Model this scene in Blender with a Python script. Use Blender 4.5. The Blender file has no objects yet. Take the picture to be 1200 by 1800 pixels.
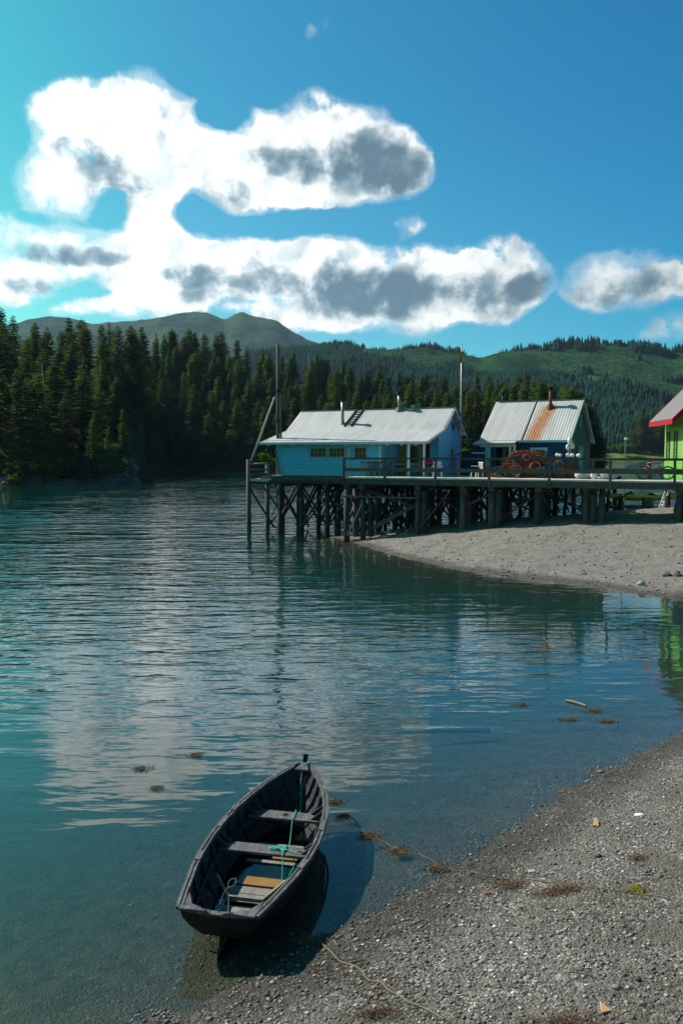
import bpy, math, random
import numpy as np
from mathutils import Vector, Matrix, noise as mnoise
random.seed(7); np.random.seed(7)
R = math.radians; PI = math.pi
scene = bpy.context.scene
col = scene.collection
PITCH = R(4.086); CAMZ = 5.0; F = 1400.0
SUN_AZ = R(-58); SUN_EL = R(41)          # azimuth from +Y towards +X (negative = left)

# ------------------------------------------------------------------ pixel helpers (reference photo 1200 x 1800)
def ray(px, py):
    a = (px-600)/F; b = -(py-900)/F
    return a, math.cos(PITCH)+b*math.sin(PITCH), -math.sin(PITCH)+b*math.cos(PITCH)
def G(px, py, z=0.0):
    a, dy, dz = ray(px, py); t = (z-CAMZ)/dz
    return Vector((a*t, dy*t, z))
def AT(px, py, Y):
    a, dy, dz = ray(px, py); t = Y/dy
    return Vector((a*t, Y, CAMZ+dz*t))

# ------------------------------------------------------------------ mesh builder
class MB:
    def __init__(s): s.v = []; s.f = []
    def add(s, vs, fs):
        n = len(s.v); s.v += [tuple(v) for v in vs]; s.f += [tuple(i+n for i in f) for f in fs]; return s
    def box(s, x0, x1, y0, y1, z0, z1):
        vs = [(x, y, z) for z in (z0, z1) for x, y in ((x0,y0),(x1,y0),(x1,y1),(x0,y1))]
        return s.add(vs, [(3,2,1,0),(4,5,6,7),(0,1,5,4),(1,2,6,5),(2,3,7,6),(3,0,4,7)])
    def beam(s, p0, p1, w, h, up=(0,0,1), w1=None, h1=None):
        p0 = Vector(p0); p1 = Vector(p1); d = (p1-p0).normalized(); up = Vector(up)
        if abs(d.dot(up)) > .98: up = Vector((0,1,0))
        a = d.cross(up).normalized(); b = a.cross(d)
        w1 = w if w1 is None else w1; h1 = h if h1 is None else h1
        vs = []
        for p, W, Hh in ((p0, w, h), (p1, w1, h1)):
            for i, j in ((-1,-1),(1,-1),(1,1),(-1,1)): vs.append(p + a*i*W/2 + b*j*Hh/2)
        return s.add(vs, [(3,2,1,0),(4,5,6,7),(0,1,5,4),(1,2,6,5),(2,3,7,6),(3,0,4,7)])
    def tube(s, pts, r, n=8, cap=True):
        pts = [Vector(p) for p in pts]; k = len(pts)
        rs = r if isinstance(r, (list, tuple)) else [r]*k
        vs = []; ref = None
        for i, p in enumerate(pts):
            d = (pts[min(i+1,k-1)]-pts[max(i-1,0)])
            d = d.normalized() if d.length > 1e-9 else Vector((0,0,1))
            if ref is None: ref = Vector((0,0,1)) if abs(d.z) < .9 else Vector((1,0,0))
            a = d.cross(ref)
            if a.length < 1e-4: a = d.cross(Vector((0,1,0.1)))
            a.normalize(); b = a.cross(d); ref = -b if False else ref
            for j in range(n):
                t = 2*PI*j/n; vs.append(p + (a*math.cos(t)+b*math.sin(t))*rs[i])
        fs = [(i*n+j, i*n+(j+1)%n, (i+1)*n+(j+1)%n, (i+1)*n+j) for i in range(k-1) for j in range(n)]
        if cap: fs += [tuple(range(n))[::-1], tuple((k-1)*n+j for j in range(n))]
        return s.add(vs, fs)
    def ball(s, c, rx, ry=None, rz=None, n=10, m=7):
        ry = ry or rx; rz = rz or rx; c = Vector(c); vs = []; fs = []
        for i in range(m+1):
            t = PI*i/m
            for j in range(n):
                a = 2*PI*j/n; vs.append(c+Vector((rx*math.sin(t)*math.cos(a), ry*math.sin(t)*math.sin(a), rz*math.cos(t))))
        for i in range(m):
            for j in range(n): fs.append((i*n+j, (i+1)*n+j, (i+1)*n+(j+1)%n, i*n+(j+1)%n))
        return s.add(vs, fs)
    def ring(s, c, rad, r, axis=(0,1,0), n=28, k=6):
        c = Vector(c); ax = Vector(axis).normalized(); u = ax.orthogonal().normalized(); w = ax.cross(u); vs = []; fs = []
        for i in range(n):
            t = 2*PI*i/n; d = u*math.cos(t)+w*math.sin(t)
            for j in range(k):
                q = 2*PI*j/k; vs.append(c+d*(rad+r*math.cos(q))+ax*r*math.sin(q))
        for i in range(n):
            for j in range(k): fs.append((i*k+j, ((i+1)%n)*k+j, ((i+1)%n)*k+(j+1)%k, i*k+(j+1)%k))
        return s.add(vs, fs)
    def prism(s, poly, d):                       # poly: list of 3D points (planar), extruded by vector d
        poly = [Vector(p) for p in poly]; d = Vector(d); n = len(poly)
        vs = poly+[p+d for p in poly]
        return s.add(vs, [tuple(range(n))[::-1], tuple(range(n, 2*n))]+[(i,(i+1)%n,n+(i+1)%n,n+i) for i in range(n)])
    def build(s, name, mat, parent=None, smooth=False, bevel=0):
        me = bpy.data.meshes.new(name); me.from_pydata(s.v, [], s.f); me.validate()
        if bevel or True:
            import bmesh
            bm = bmesh.new(); bm.from_mesh(me)
            bmesh.ops.recalc_face_normals(bm, faces=bm.faces)
            bm.to_mesh(me); bm.free()
        me.materials.append(mat)
        if smooth:
            me.polygons.foreach_set('use_smooth', [True]*len(me.polygons))
        o = bpy.data.objects.new(name, me); col.objects.link(o)
        if parent: o.parent = parent
        if bevel:
            m = o.modifiers.new('bevel', 'BEVEL'); m.width = bevel; m.segments = 2; m.limit_method = 'ANGLE'
        return o
def npmesh(name, verts, faces, mat, parent=None, smooth=False):
    verts = np.asarray(verts, np.float32); faces = np.asarray(faces, np.int32)
    me = bpy.data.meshes.new(name); nf, k = faces.shape
    me.vertices.add(len(verts)); me.vertices.foreach_set('co', verts.ravel())
    me.loops.add(nf*k); me.loops.foreach_set('vertex_index', faces.ravel())
    me.polygons.add(nf); me.polygons.foreach_set('loop_start', np.arange(nf, dtype=np.int32)*k)
    me.polygons.foreach_set('loop_total', np.full(nf, k, np.int32))
    if smooth: me.polygons.foreach_set('use_smooth', np.ones(nf, bool))
    me.update(calc_edges=True); me.validate(); me.materials.append(mat)
    o = bpy.data.objects.new(name, me); col.objects.link(o)
    if parent: o.parent = parent
    return o
def tag(o, label=None, cat=None, group=None, kind=None):
    if label: o['label'] = label
    if cat: o['category'] = cat
    if group: o['group'] = group
    if kind: o['kind'] = kind
    return o
def thing(name, label, cat, loc=(0,0,0), rz=0, group=None, tilt=None):
    o = bpy.data.objects.new(name, None); col.objects.link(o); o.empty_display_size = .3
    o.location = loc; o.rotation_euler = tilt if tilt else (0,0,rz)
    return tag(o, label, cat, group)
def copy_tree(o, parent=None):
    c = o.copy(); col.objects.link(c)
    if parent: c.parent = parent
    for ch in list(o.children): copy_tree(ch, c)
    return c

# ------------------------------------------------------------------ node helper
class NT:
    def __init__(s, tree): s.t = tree; s.n = tree.nodes; s.l = tree.links; s.n.clear()
    def __call__(s, typ, ins=None, **kw):
        nd = s.n.new(typ)
        for k, v in kw.items(): setattr(nd, k, v)
        for k, v in (ins or {}).items():
            sk = nd.inputs[k]
            if isinstance(v, bpy.types.NodeSocket): s.l.new(v, sk)
            elif isinstance(v, bpy.types.Node): s.l.new(v.outputs[0], sk)
            else: sk.default_value = v
        return nd
    def math(s, op, a, b=0.0, c=0.0, clamp=False):
        return s('ShaderNodeMath', {0:a, 1:b, 2:c}, operation=op, use_clamp=clamp).outputs[0]
    def ramp(s, fac, stops, interp='LINEAR'):
        nd = s('ShaderNodeValToRGB', {0: fac}); cr = nd.color_ramp; cr.interpolation = interp
        while len(cr.elements) < len(stops): cr.elements.new(.5)
        for e, (p, c) in zip(cr.elements, stops):
            e.position = p; e.color = (*c, 1) if len(c) == 3 else c
        return nd.outputs[0]
    def mix(s, fac, a, b, blend='MIX'):
        nd = s('ShaderNodeMix', data_type='RGBA', blend_type=blend)
        for i, v in ((0, fac), (6, a), (7, b)):
            if isinstance(v, bpy.types.NodeSocket): s.l.new(v, nd.inputs[i])
            else: nd.inputs[i].default_value = (*v, 1) if isinstance(v, tuple) and len(v) == 3 else v
        return nd.outputs[2]
    def mr(s, v, a, b, c=0., d=1., sm=False):
        return s('ShaderNodeMapRange', {0:v,1:a,2:b,3:c,4:d}, interpolation_type='SMOOTHSTEP' if sm else 'LINEAR').outputs[0]
    def noise(s, vec, scale, detail=4, rough=.55, dist=0.):
        ins = {'Scale':scale,'Detail':detail,'Roughness':rough,'Distortion':dist}
        if vec is not None: ins['Vector'] = vec
        return s('ShaderNodeTexNoise', ins).outputs[0]
    def mapping(s, vec, sc=(1,1,1), loc=(0,0,0), rot=(0,0,0)):
        return s('ShaderNodeMapping', {'Vector':vec,'Scale':sc,'Location':loc,'Rotation':rot}).outputs[0]
def newmat(name):
    m = bpy.data.materials.new(name); m.use_nodes = True
    return m, NT(m.node_tree)
def principled(name, colfn, rough=.7, bump=None, metal=0., spec=.18, rand=0.0, **extra):
    """colfn(nt, objcoord)-> colour socket/tuple ; bump(nt, objcoord)-> (height, distance)"""
    m, nt = newmat(name)
    co = nt('ShaderNodeTexCoord').outputs['Object']
    c = colfn(nt, co) if callable(colfn) else colfn
    if rand:
        oi = nt('ShaderNodeObjectInfo').outputs['Random']
        c = nt.mix(1.0, c, nt('ShaderNodeCombineColor', {0: nt.mr(oi,0,1,1-rand,1+rand), 1: nt.mr(oi,0,1,1-rand,1+rand), 2: nt.mr(oi,0,1,1-rand,1+rand)}).outputs[0], 'MULTIPLY')
    ins = {'Roughness': rough(nt, co) if callable(rough) else rough, 'Metallic': metal, 'Specular IOR Level': spec}
    ins['Base Color'] = c if isinstance(c, bpy.types.NodeSocket) else (*c, 1)
    for k, v in extra.items(): ins[k.replace('_', ' ')] = v
    b = nt('ShaderNodeBsdfPrincipled', ins)
    if bump:
        h, d = bump(nt, co)
        bn = nt('ShaderNodeBump', {'Height': h, 'Distance': d, 'Strength': 1.0})
        nt.l.new(bn.outputs[0], b.inputs['Normal'])
    out = nt('ShaderNodeOutputMaterial', {'Surface': b})
    return m
def weathered(c1, c2, scale=3, amount=.5, streak=(1,1,1)):
    def fn(nt, co):
        v = nt.mapping(co, streak)
        n = nt.noise(v, scale, 6, .65)
        return nt.mix(nt.mr(n, .5-amount*.5, .5+amount*.5), c1, c2)
    return fn
def woodbump(sc=(1,1,1), d=.004):
    return lambda nt, co: (nt.noise(nt.mapping(co, sc), 12, 5, .6), d)

M = {}
M['old_wood'] = principled('weathered_grey_wood', weathered((.065,.062,.058),(.16,.148,.13),4,.5,(1,1,3)), .85, woodbump((1,1,4),.006), rand=.25)
M['pile'] = principled('tarred_pile_wood', weathered((.038,.036,.034),(.13,.118,.104),3,.65,(2,2,.5)), .85, woodbump((3,3,.5),.01), rand=.3)
M['pale_wood'] = principled('pale_bare_wood', weathered((.36,.33,.28),(.55,.52,.46),4,.5), .8, woodbump(d=.003))
M['deck'] = principled('deck_plank_wood', weathered((.42,.4,.36),(.62,.59,.54),2.5,.6), .85, woodbump(d=.004))
M['edge_board'] = principled('sunlit_pale_edge_board', weathered((.5,.47,.41),(.68,.65,.58),3,.5), .8)  # pale wood, the sunlit strip along the deck edge put into its colour
def siding(c, c2, pitch=.2, horiz=True, groove=.012):
    def colfn(nt, co):
        n = nt.noise(nt.mapping(co, (1,1,.35)), 2.2, 6, .65)
        base = nt.mix(nt.mr(n, .35, .7), c, c2)
        st_ = nt.noise(nt.mapping(co, (2.5,2.5,.25)), 3.0, 6, .7)
        base = nt.mix(nt.mr(st_, .52, .75, 0, .45), base, tuple(x*.6+.006 for x in c))
        bd = nt('ShaderNodeTexWhiteNoise', {1: nt.math('FLOOR', nt.math('MULTIPLY', nt('ShaderNodeSeparateXYZ', {0: co}).outputs[2 if horiz else 0], 1/pitch))}, noise_dimensions='1D').outputs[0]
        base = nt.mix(nt.math('MULTIPLY', bd, .22), base, tuple(x*.75+.004 for x in c))
        ax = nt('ShaderNodeSeparateXYZ', {0: co}).outputs[2 if horiz else 0]
        fr = nt.math('FRACT', nt.math('MULTIPLY', ax, 1/pitch))
        line = nt.math('LESS_THAN', fr, .07)
        return nt.mix(line, base, tuple(x*.55 for x in c))
    def bump(nt, co):
        ax = nt('ShaderNodeSeparateXYZ', {0: co}).outputs[2 if horiz else 0]
        fr = nt.math('FRACT', nt.math('MULTIPLY', ax, 1/pitch))
        return nt.math('SUBTRACT', 1.0, fr), groove
    return colfn, bump
c_, b_ = siding((.13,.54,.86),(.18,.60,.9),.22)
M['blue'] = principled('sky_blue_board_siding', c_, .6, b_)
c_, b_ = siding((.008,.042,.10),(.012,.06,.14),.22,False)
M['navy'] = principled('navy_board_siding', c_, .65, b_)
c_, b_ = siding((.006,.05,.042),(.009,.07,.055),.22,False)
M['dkgreen'] = principled('dark_green_siding', c_, .65, b_)
c_, b_ = siding((.15,.42,.055),(.21,.50,.085),.19)
M['lime'] = principled('lime_green_siding', c_, .6, b_)
M['white'] = principled('white_paint', weathered((.55,.57,.56),(.74,.75,.73),4,.5), .6)
M['cream'] = principled('cream_trim_paint', weathered((.36,.36,.25),(.5,.5,.38),6,.5), .6)
M['ltblue'] = principled('light_blue_trim_paint', weathered((.12,.48,.66),(.2,.56,.72),5,.5), .6)
M['mint'] = principled('pale_green_trim_paint', weathered((.16,.34,.22),(.3,.52,.38),5,.5), .6)
M['ggreen'] = principled('emerald_door_paint', weathered((.02,.27,.2),(.04,.36,.27),5,.5), .6)
M['mustard'] = principled('mustard_door_paint', (.42,.28,.03), .6)
M['maroon'] = principled('maroon_door_paint', (.10,.012,.03), .6)
M['red'] = principled('red_fascia_paint', weathered((.30,.010,.022),(.44,.02,.035),4,.5), .6)
M['brown'] = principled('brown_frame_paint', (.09,.035,.02), .6)
M['glass'] = principled('window_glass', (.012,.016,.02), .12, spec=.3)
M['black'] = principled('black_paint', (.012,.012,.013), .5)
M['darkint'] = principled('dark_interior', (.02,.02,.022), .9)
def roofcol(base, stain, rust=None):
    def fn(nt, co):
        v = nt.mapping(co, (1.1,.18,.18))
        n = nt.noise(v, 2.4, 7, .65)
        c = nt.mix(nt.mr(n, .42, .72), base, stain)
        n2 = nt.noise(co, 9, 4, .6)
        c = nt.mix(nt.mr(n2, .3, .8, 0, .25), c, tuple(x*.7 for x in base))
        sx = nt('ShaderNodeSeparateXYZ', {0: co})
        # sheet to sheet tone steps (each sheet weathers differently)
        sh = nt('ShaderNodeTexWhiteNoise', {1: nt.math('FLOOR', nt.math('MULTIPLY', sx.outputs[0], 1/.68))}, noise_dimensions='1D').outputs[0]
        c = nt.mix(nt.mr(sh, 0, 1, 0, .22), c, tuple(x*.62 for x in base))
        fr = nt.math('FRACT', nt.math('MULTIPLY', sx.outputs[0], 1/.68))
        c = nt.mix(nt.math('MULTIPLY', nt.math('LESS_THAN', fr, .05), .35), c, (.2,.2,.2))
        if rust:
            xt, yt, xb, yb, w = rust
            # streak centre line in object coords, widening downwards
            t = nt.mr(sx.outputs[1], yt, yb)
            cx = nt.mr(sx.outputs[1], yt, yb, xt, xb)
            wob = nt.math('MULTIPLY', nt.math('SUBTRACT', nt.noise(nt.mapping(co, (6,1.2,1.2)), 2.0, 6, .7), .5), 1.3)
            dx = nt.math('ABSOLUTE', nt.math('ADD', nt.math('SUBTRACT', sx.outputs[0], cx), wob))
            ww = nt.math('MULTIPLY_ADD', t, .12, w)
            f = nt.math('MULTIPLY', nt.mr(nt.math('DIVIDE', dx, ww), .15, 1.3, 1, 0, True), nt.mr(sx.outputs[1], yt+.15, yt-.1, 0, 1))
            rc = nt.mix(nt.mr(nt.noise(nt.mapping(co, (5,.8,.8)), 3, 5, .6), .35, .65), (.33,.10,.025), (.52,.24,.10))
            c = nt.mix(nt.math('MULTIPLY', f, .93), c, rc)
        return c
    return fn
def corr(nt, co):
    x = nt('ShaderNodeSeparateXYZ', {0: co}).outputs[0]
    return nt.math('SINE', nt.math('MULTIPLY', x, 2*PI/.17)), .006
M['roof1'] = principled('galvanised_corrugated_roof', roofcol((.58,.57,.56),(.44,.42,.41)), .5, corr, metal=.15)
M['roof2'] = principled('galvanised_roof_with_rust', roofcol((.58,.57,.56),(.46,.44,.43), (-1.98,2.75,-2.45,-.1,.60)), .5, corr, metal=.15)
M['roof3'] = principled('grey_composition_roof', weathered((.16,.145,.15),(.22,.2,.2),8,.6), .8)
M['navyroof'] = principled('navy_metal_roof', (.015,.045,.11), .6)
M['galv'] = principled('galvanised_pipe', weathered((.2,.2,.2),(.36,.36,.35),6,.6), .45, metal=.6)
M['rust'] = principled('rusty_pipe', weathered((.16,.055,.025),(.3,.12,.06),7,.6), .8)
M['net'] = principled('rust_brown_netting', weathered((.16,.06,.03),(.30,.13,.07),9,.6), .9, rand=.35)
M['potsteel'] = principled('rusty_pot_frame', weathered((.10,.05,.035),(.2,.1,.07),6,.6), .8)
M['pink'] = principled('pink_buoy_plastic', (.75,.12,.16), .5)
M['orange'] = principled('orange_line', (.72,.25,.13), .7)
M['buoywhite'] = principled('white_buoy_plastic', (.72,.70,.66), .5)
M['tyre'] = principled('rubber', (.015,.015,.017), .7)
M['purple'] = principled('maroon_bike_paint', (.24,.05,.12), .35, spec=.5)
M['bluepaint'] = principled('blue_bike_paint', (.02,.08,.22), .35)
M['yellow'] = principled('yellow_kayak_plastic', weathered((.62,.42,.04),(.72,.52,.08),3,.5), .45)
M['tarp'] = principled('pale_tarp', weathered((.28,.33,.36),(.45,.49,.5),3,.6), .7)
M['flagy'] = principled('flag_orange_cloth', (.70,.32,.03), .8)
M['flagg'] = principled('flag_green_cloth', (.10,.30,.06), .8)
M['rope'] = principled('green_polypropylene_rope', weathered((.03,.40,.27),(.09,.58,.42),30,.5), .6)
M['oldrope'] = principled('brown_old_rope', weathered((.14,.115,.08),(.24,.2,.14),30,.5), .9)
M['greytwine'] = principled('grey_twine', (.12,.17,.18), .8)
M['kelp'] = principled('dry_kelp', weathered((.10,.06,.04),(.26,.18,.12),18,.6), .8)
M['kelpy'] = principled('yellow_kelp', weathered((.30,.24,.03),(.2,.16,.03),18,.6), .7)
M['rock'] = principled('dark_shore_rock', weathered((.06,.062,.06),(.14,.14,.135),2,.6), .85, lambda nt,co:(nt.noise(co,3,6,.6),.12))
M['chip'] = principled('fresh_wood_chip', weathered((.45,.27,.14),(.58,.38,.22),14,.6,(1,5,1)), .8)
M['driftwood'] = principled('driftwood', weathered((.22,.18,.13),(.36,.32,.25),6,.6), .85)
M['stump'] = principled('grey_stump', weathered((.05,.048,.042),(.12,.11,.09),3,.6), .9)
# boat
def boatpaint(c1, c2, worn):
    def fn(nt, co):
        n = nt.noise(nt.mapping(co, (3,.8,3)), 4, 7, .7)
        c = nt.mix(nt.mr(n, .4, .65), c1, c2)
        n2 = nt.noise(nt.mapping(co, (5,1.2,5)), 9, 6, .75)
        return nt.mix(nt.mr(n2, .55, .66), c, worn)
    return fn
M['boat_in'] = principled('worn_dark_boat_paint', boatpaint((.022,.025,.028),(.05,.052,.055),(.15,.145,.135)), .65, woodbump((4,1,4),.003))
M['boat_out'] = principled('black_tarred_hull', boatpaint((.008,.009,.010),(.018,.02,.022),(.07,.065,.06)), .6, woodbump((4,1,4),.003))
M['boat_rail'] = principled('weathered_gunwale_wood', boatpaint((.065,.066,.07),(.14,.138,.135),(.34,.33,.32)), .7, woodbump((5,1,5),.003))
M['boat_seat'] = principled('weathered_seat_plank', boatpaint((.085,.082,.088),(.15,.145,.145),(.26,.25,.24)), .7, woodbump((1,5,4),.003))
M['boat_floor'] = principled('weathered_floorboard', boatpaint((.16,.155,.145),(.27,.26,.235),(.36,.34,.3)), .75, woodbump((1,5,4),.003))
M['boat_amber'] = principled('amber_plywood_board', weathered((.22,.12,.03),(.32,.19,.06),6,.5), .6)

# foliage
def foliage(name, c1, c2, trans=.25, patch=.35):
    m, nt = newmat(name)
    co = nt('ShaderNodeTexCoord').outputs['Object']
    oi = nt('ShaderNodeObjectInfo').outputs['Random']
    n = nt.noise(co, patch, 5, .7)
    c = nt.mix(nt.mr(n, .35, .65), c1, c2)
    v = nt.mr(oi, 0, 1, .55, 1.6)
    c = nt.mix(1.0, c, nt('ShaderNodeCombineColor', {0: nt.mr(nt.math('FRACT', nt.math('MULTIPLY', oi, 7.3)), 0, 1, .75, 1.45), 1: v, 2: .95}).outputs[0], 'MULTIPLY')
    d = nt('ShaderNodeBsdfDiffuse', {'Color': c})
    t = nt('ShaderNodeBsdfTranslucent', {'Color': nt.mix(.5, c, (c2[0]*1.6, c2[1]*1.7, c2[2]*.8))})
    mx = nt('ShaderNodeMixShader', {0: trans, 1: d, 2: t})
    nt('ShaderNodeOutputMaterial', {'Surface': mx}); return m
M['spruce'] = foliage('spruce_needles', (.010,.028,.010), (.075,.120,.030), .34, .30)  # dark and warm patches paint the crowns' shadows and sunlit parts into the needles
M['alder'] = foliage('alder_leaves', (.035,.085,.018), (.075,.15,.028), .3, .5)
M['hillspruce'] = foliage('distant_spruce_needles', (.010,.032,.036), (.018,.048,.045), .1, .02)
M['bark'] = principled('spruce_bark', weathered((.05,.04,.032),(.1,.085,.07),2,.6,(3,3,.6)), .9)

# ------------------------------------------------------------------ terrain function
LAND = [(-30,-3),(-12,1.2),(-6,4.1),(-3.4,5.6),(-1.75,6.68),(-1.07,7.13),(-.67,7.46),(-.24,8.02),(.5,8.44),(1.3,9.28),(2.24,10.14),(4.03,12.2),(6.27,14.3),
        (10,17.6),(15,19.8),(22,20.6),(30,22),(31,24.5),(24,25.4),(17,26.2),(12.03,27.8),(7.97,31.6),(5.0,34.8),(2.8,38.7),(.33,46.5),(-.5,48.4),(2.2,50.0),
        (8,52.5),(13,57.5),(19,62),(30,67),(70,78),(120,60),(120,-80),(-60,-80)]
def land_sd(x, y):
    """signed distance, positive on land (numpy arrays)"""
    P = np.array(LAND, float); best = np.full(x.shape, 1e9); inside = np.zeros(x.shape, bool)
    n = len(P)
    for i in range(n):
        ax, ay = P[i]; bx, by = P[(i+1) % n]
        ex, ey = bx-ax, by-ay
        t = np.clip(((x-ax)*ex+(y-ay)*ey)/(ex*ex+ey*ey), 0, 1)
        d = np.hypot(x-ax-t*ex, y-ay-t*ey); best = np.minimum(best, d)
        c = ((ay > y) != (by > y)) & (x < ex*(y-ay)/(ey if abs(ey) > 1e-9 else 1e-9)+ax)
        inside ^= c
    return np.where(inside, best, -best)
_TAB = {}
def vnoise(x, y, s, seed=0):
    """cheap smooth value noise, numpy"""
    if seed not in _TAB: _TAB[seed] = np.random.RandomState(seed).rand(256, 256)
    T = _TAB[seed]
    X = x*s; Y = y*s; xi = np.floor(X).astype(int); yi = np.floor(Y).astype(int)
    fx = X-xi; fy = Y-yi; fx = fx*fx*(3-2*fx); fy = fy*fy*(3-2*fy)
    a = T[xi % 256, yi % 256]; b = T[(xi+1) % 256, yi % 256]; c = T[xi % 256, (yi+1) % 256]; d = T[(xi+1) % 256, (yi+1) % 256]
    return (a*(1-fx)+b*fx)*(1-fy)+(c*(1-fx)+d*fx)*fy-.5
def fbm(x, y, s, seed, oc=4, g=.55):
    out = 0; a = 1.0
    for k in range(oc):
        c, q = math.cos(1.1*k+.5), math.sin(1.1*k+.5); f = s*2.03**k
        out = out+a*vnoise(x*c-y*q+91.7*k, x*q+y*c+37.3*k, f, seed+k); a *= g
    return out
def height(x, y):
    x = np.asarray(x, float); y = np.asarray(y, float)
    sd = land_sd(x, y)
    slope = np.where(y < 22, .16, .22)
    up = 4*(1-np.exp(-slope*np.maximum(sd, 0)/4))
    near = np.clip((y-14)/10, 0, 1)
    dn = 3.2*(1-np.exp(-(.12+.10*near)*np.maximum(-sd, 0)/3.2))
    h = np.where(sd > 0, up, -dn)
    amp = np.clip(1.2-np.hypot(x, y-20)/400, 0, 1)
    nf = np.clip((y-18)/8, .35, 1)
    h = h + amp*(.10*nf*vnoise(x, y, .35, 1)+.06*nf*vnoise(x, y, 1.1, 2)+.03*vnoise(x, y, 3.1, 3)+.012*vnoise(x, y, 9, 4))
    # diagonal wash runnels on the gravel spit
    m = np.clip((y-26)/4, 0, 1)*np.clip((60-y)/10, 0, 1)*np.clip(sd*1.2, 0, 1)*np.clip((x+2)/3, 0, 1)
    w = x*.55+y*.83+1.2*vnoise(x, y, .5, 9)
    h = h + m*(.055*np.sin(w*5.2+3*vnoise(x, y, .9, 5))+.06*vnoise(x*1.4, y*.7, 1.6, 6))*.55
    return h
def hz(x, y): return float(height(np.array([x]), np.array([y]))[0])
def axis(segs):
    out = []
    for a, b, st in segs:
        out.append(np.arange(a, b, st))
    return np.concatenate(out+[np.array([segs[-1][1]])])
def geo(a, b, n, sgn=1): return sgn*np.geomspace(a, b, n)
gx = np.concatenate([-np.geomspace(6000, 45, 24)[:-1], np.arange(-45, -6, 1.2), np.arange(-6, 8, .07), np.arange(8, 34, .16), np.geomspace(34, 6000, 26)])
gy = np.concatenate([-np.geomspace(3000, 20, 10)[:-1], np.arange(-20, 5, 1.0), np.arange(5, 17, .07), np.arange(17, 62, .16), np.geomspace(62, 7000, 32)])
def gridmesh(name, gx, gy, zf, mat, smooth=True):
    X, Y = np.meshgrid(gx, gy); Z = zf(X.ravel(), Y.ravel())
    nx, ny = len(gx), len(gy)
    i = np.arange(nx*ny).reshape(ny, nx)
    f = np.stack([i[:-1,:-1], i[:-1,1:], i[1:,1:], i[1:,:-1]], -1).reshape(-1, 4)
    return npmesh(name, np.stack([X.ravel(), Y.ravel(), Z], -1), f, mat, smooth=smooth)

# ground material
m, nt = newmat('gravel_beach'); M['ground'] = m
geoN = nt('ShaderNodeNewGeometry'); pos = geoN.outputs['Position']; sx = nt('ShaderNodeSeparateXYZ', {0: pos}); z = sx.outputs[2]
vor = nt('ShaderNodeTexVoronoi', {'Vector': pos, 'Scale': 34.0, 'Randomness': 1.0})
vor2 = nt('ShaderNodeTexVoronoi', {'Vector': pos, 'Scale': 95.0})
v1 = nt('ShaderNodeSeparateColor', {0: vor.outputs['Color']}).outputs[0]
v2 = nt('ShaderNodeSeparateColor', {0: vor2.outputs['Color']}).outputs[1]
stone = nt.ramp(v1, [(0,(.07,.066,.058)),(.4,(.165,.152,.13)),(.75,(.28,.262,.23)),(.95,(.42,.40,.36)),(1,(.62,.6,.55))])
fine = nt.ramp(v2, [(0,(.08,.072,.06)),(.6,(.19,.175,.15)),(1,(.32,.30,.265))])
big = nt.noise(pos, .55, 5, .6)
dry = nt.mix(nt.mr(nt.noise(pos, 3.2, 4, .6), .42, .6), stone, fine)
dry = nt.mix(nt.mr(big, .44, .66, 0, .35), dry, (.10,.085,.065))
dry = nt.mix(nt.mr(nt.noise(pos, .9, 6, .65), .5, .72, 0, .45), dry, (.075,.06,.045))
brown = nt.noise(pos, 1.7, 5, .6)
algae = nt.mix(nt.mr(nt.noise(pos, 5, 6, .7), .35, .65), (.042,.040,.026), (.105,.095,.064))
algae = nt.mix(nt.mr(v1, .93, .97, 0, .5), algae, (.2,.2,.17))
spit = nt.mr(sx.outputs[1], 23, 27)
drys = nt.mix(nt.mr(nt.noise(pos, 2.2, 8, .7), .3, .7), (.19,.175,.155), (.36,.335,.30))
dry = nt.mix(nt.math('MULTIPLY', spit, .85), dry, drys)
zj = nt.math('MULTIPLY_ADD', nt.math('SUBTRACT', big, .5), .12, z)
wet = nt.mr(zj, .05, .17, 1, 0, True)
c = nt.mix(nt.math('MULTIPLY', wet, .8), dry, nt.mix(1., dry, (.32,.30,.27), 'MULTIPLY'))
c = nt.mix(nt.mr(z, -.13, -.01, 1, 0, True), c, algae)
far = nt.mr(nt('ShaderNodeVectorMath', {0: pos}, operation='LENGTH').outputs['Value'], 90, 130)
c = nt.mix(far, c, (.03,.05,.04))
rg = nt.mr(wet, 0, 1, .88, .45)
bs = nt('ShaderNodeBsdfPrincipled', {'Base Color': c, 'Roughness': rg, 'Specular IOR Level': .18})
hgt = nt.math('ADD', nt.math('MULTIPLY', vor.outputs['Distance'], -.55), nt.math('MULTIPLY', vor2.outputs['Distance'], -.22))
hgt = nt.math('ADD', hgt, nt.math('MULTIPLY', nt.noise(pos, 11, 6, .65), 1.1))
hgt = nt.math('ADD', hgt, nt.math('MULTIPLY', nt.math('MULTIPLY', nt.noise(nt.mapping(pos, (1,.6,1), rot=(0,0,.6)), 4.5, 8, .75), spit), 3.0))
bp = nt('ShaderNodeBump', {'Height': hgt, 'Distance': .045, 'Strength': 1.})
nt.l.new(bp.outputs[0], bs.inputs['Normal']); nt('ShaderNodeOutputMaterial', {'Surface': bs})
ground = gridmesh('ground', gx, gy, height, M['ground']); tag(ground, kind='structure')

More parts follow.
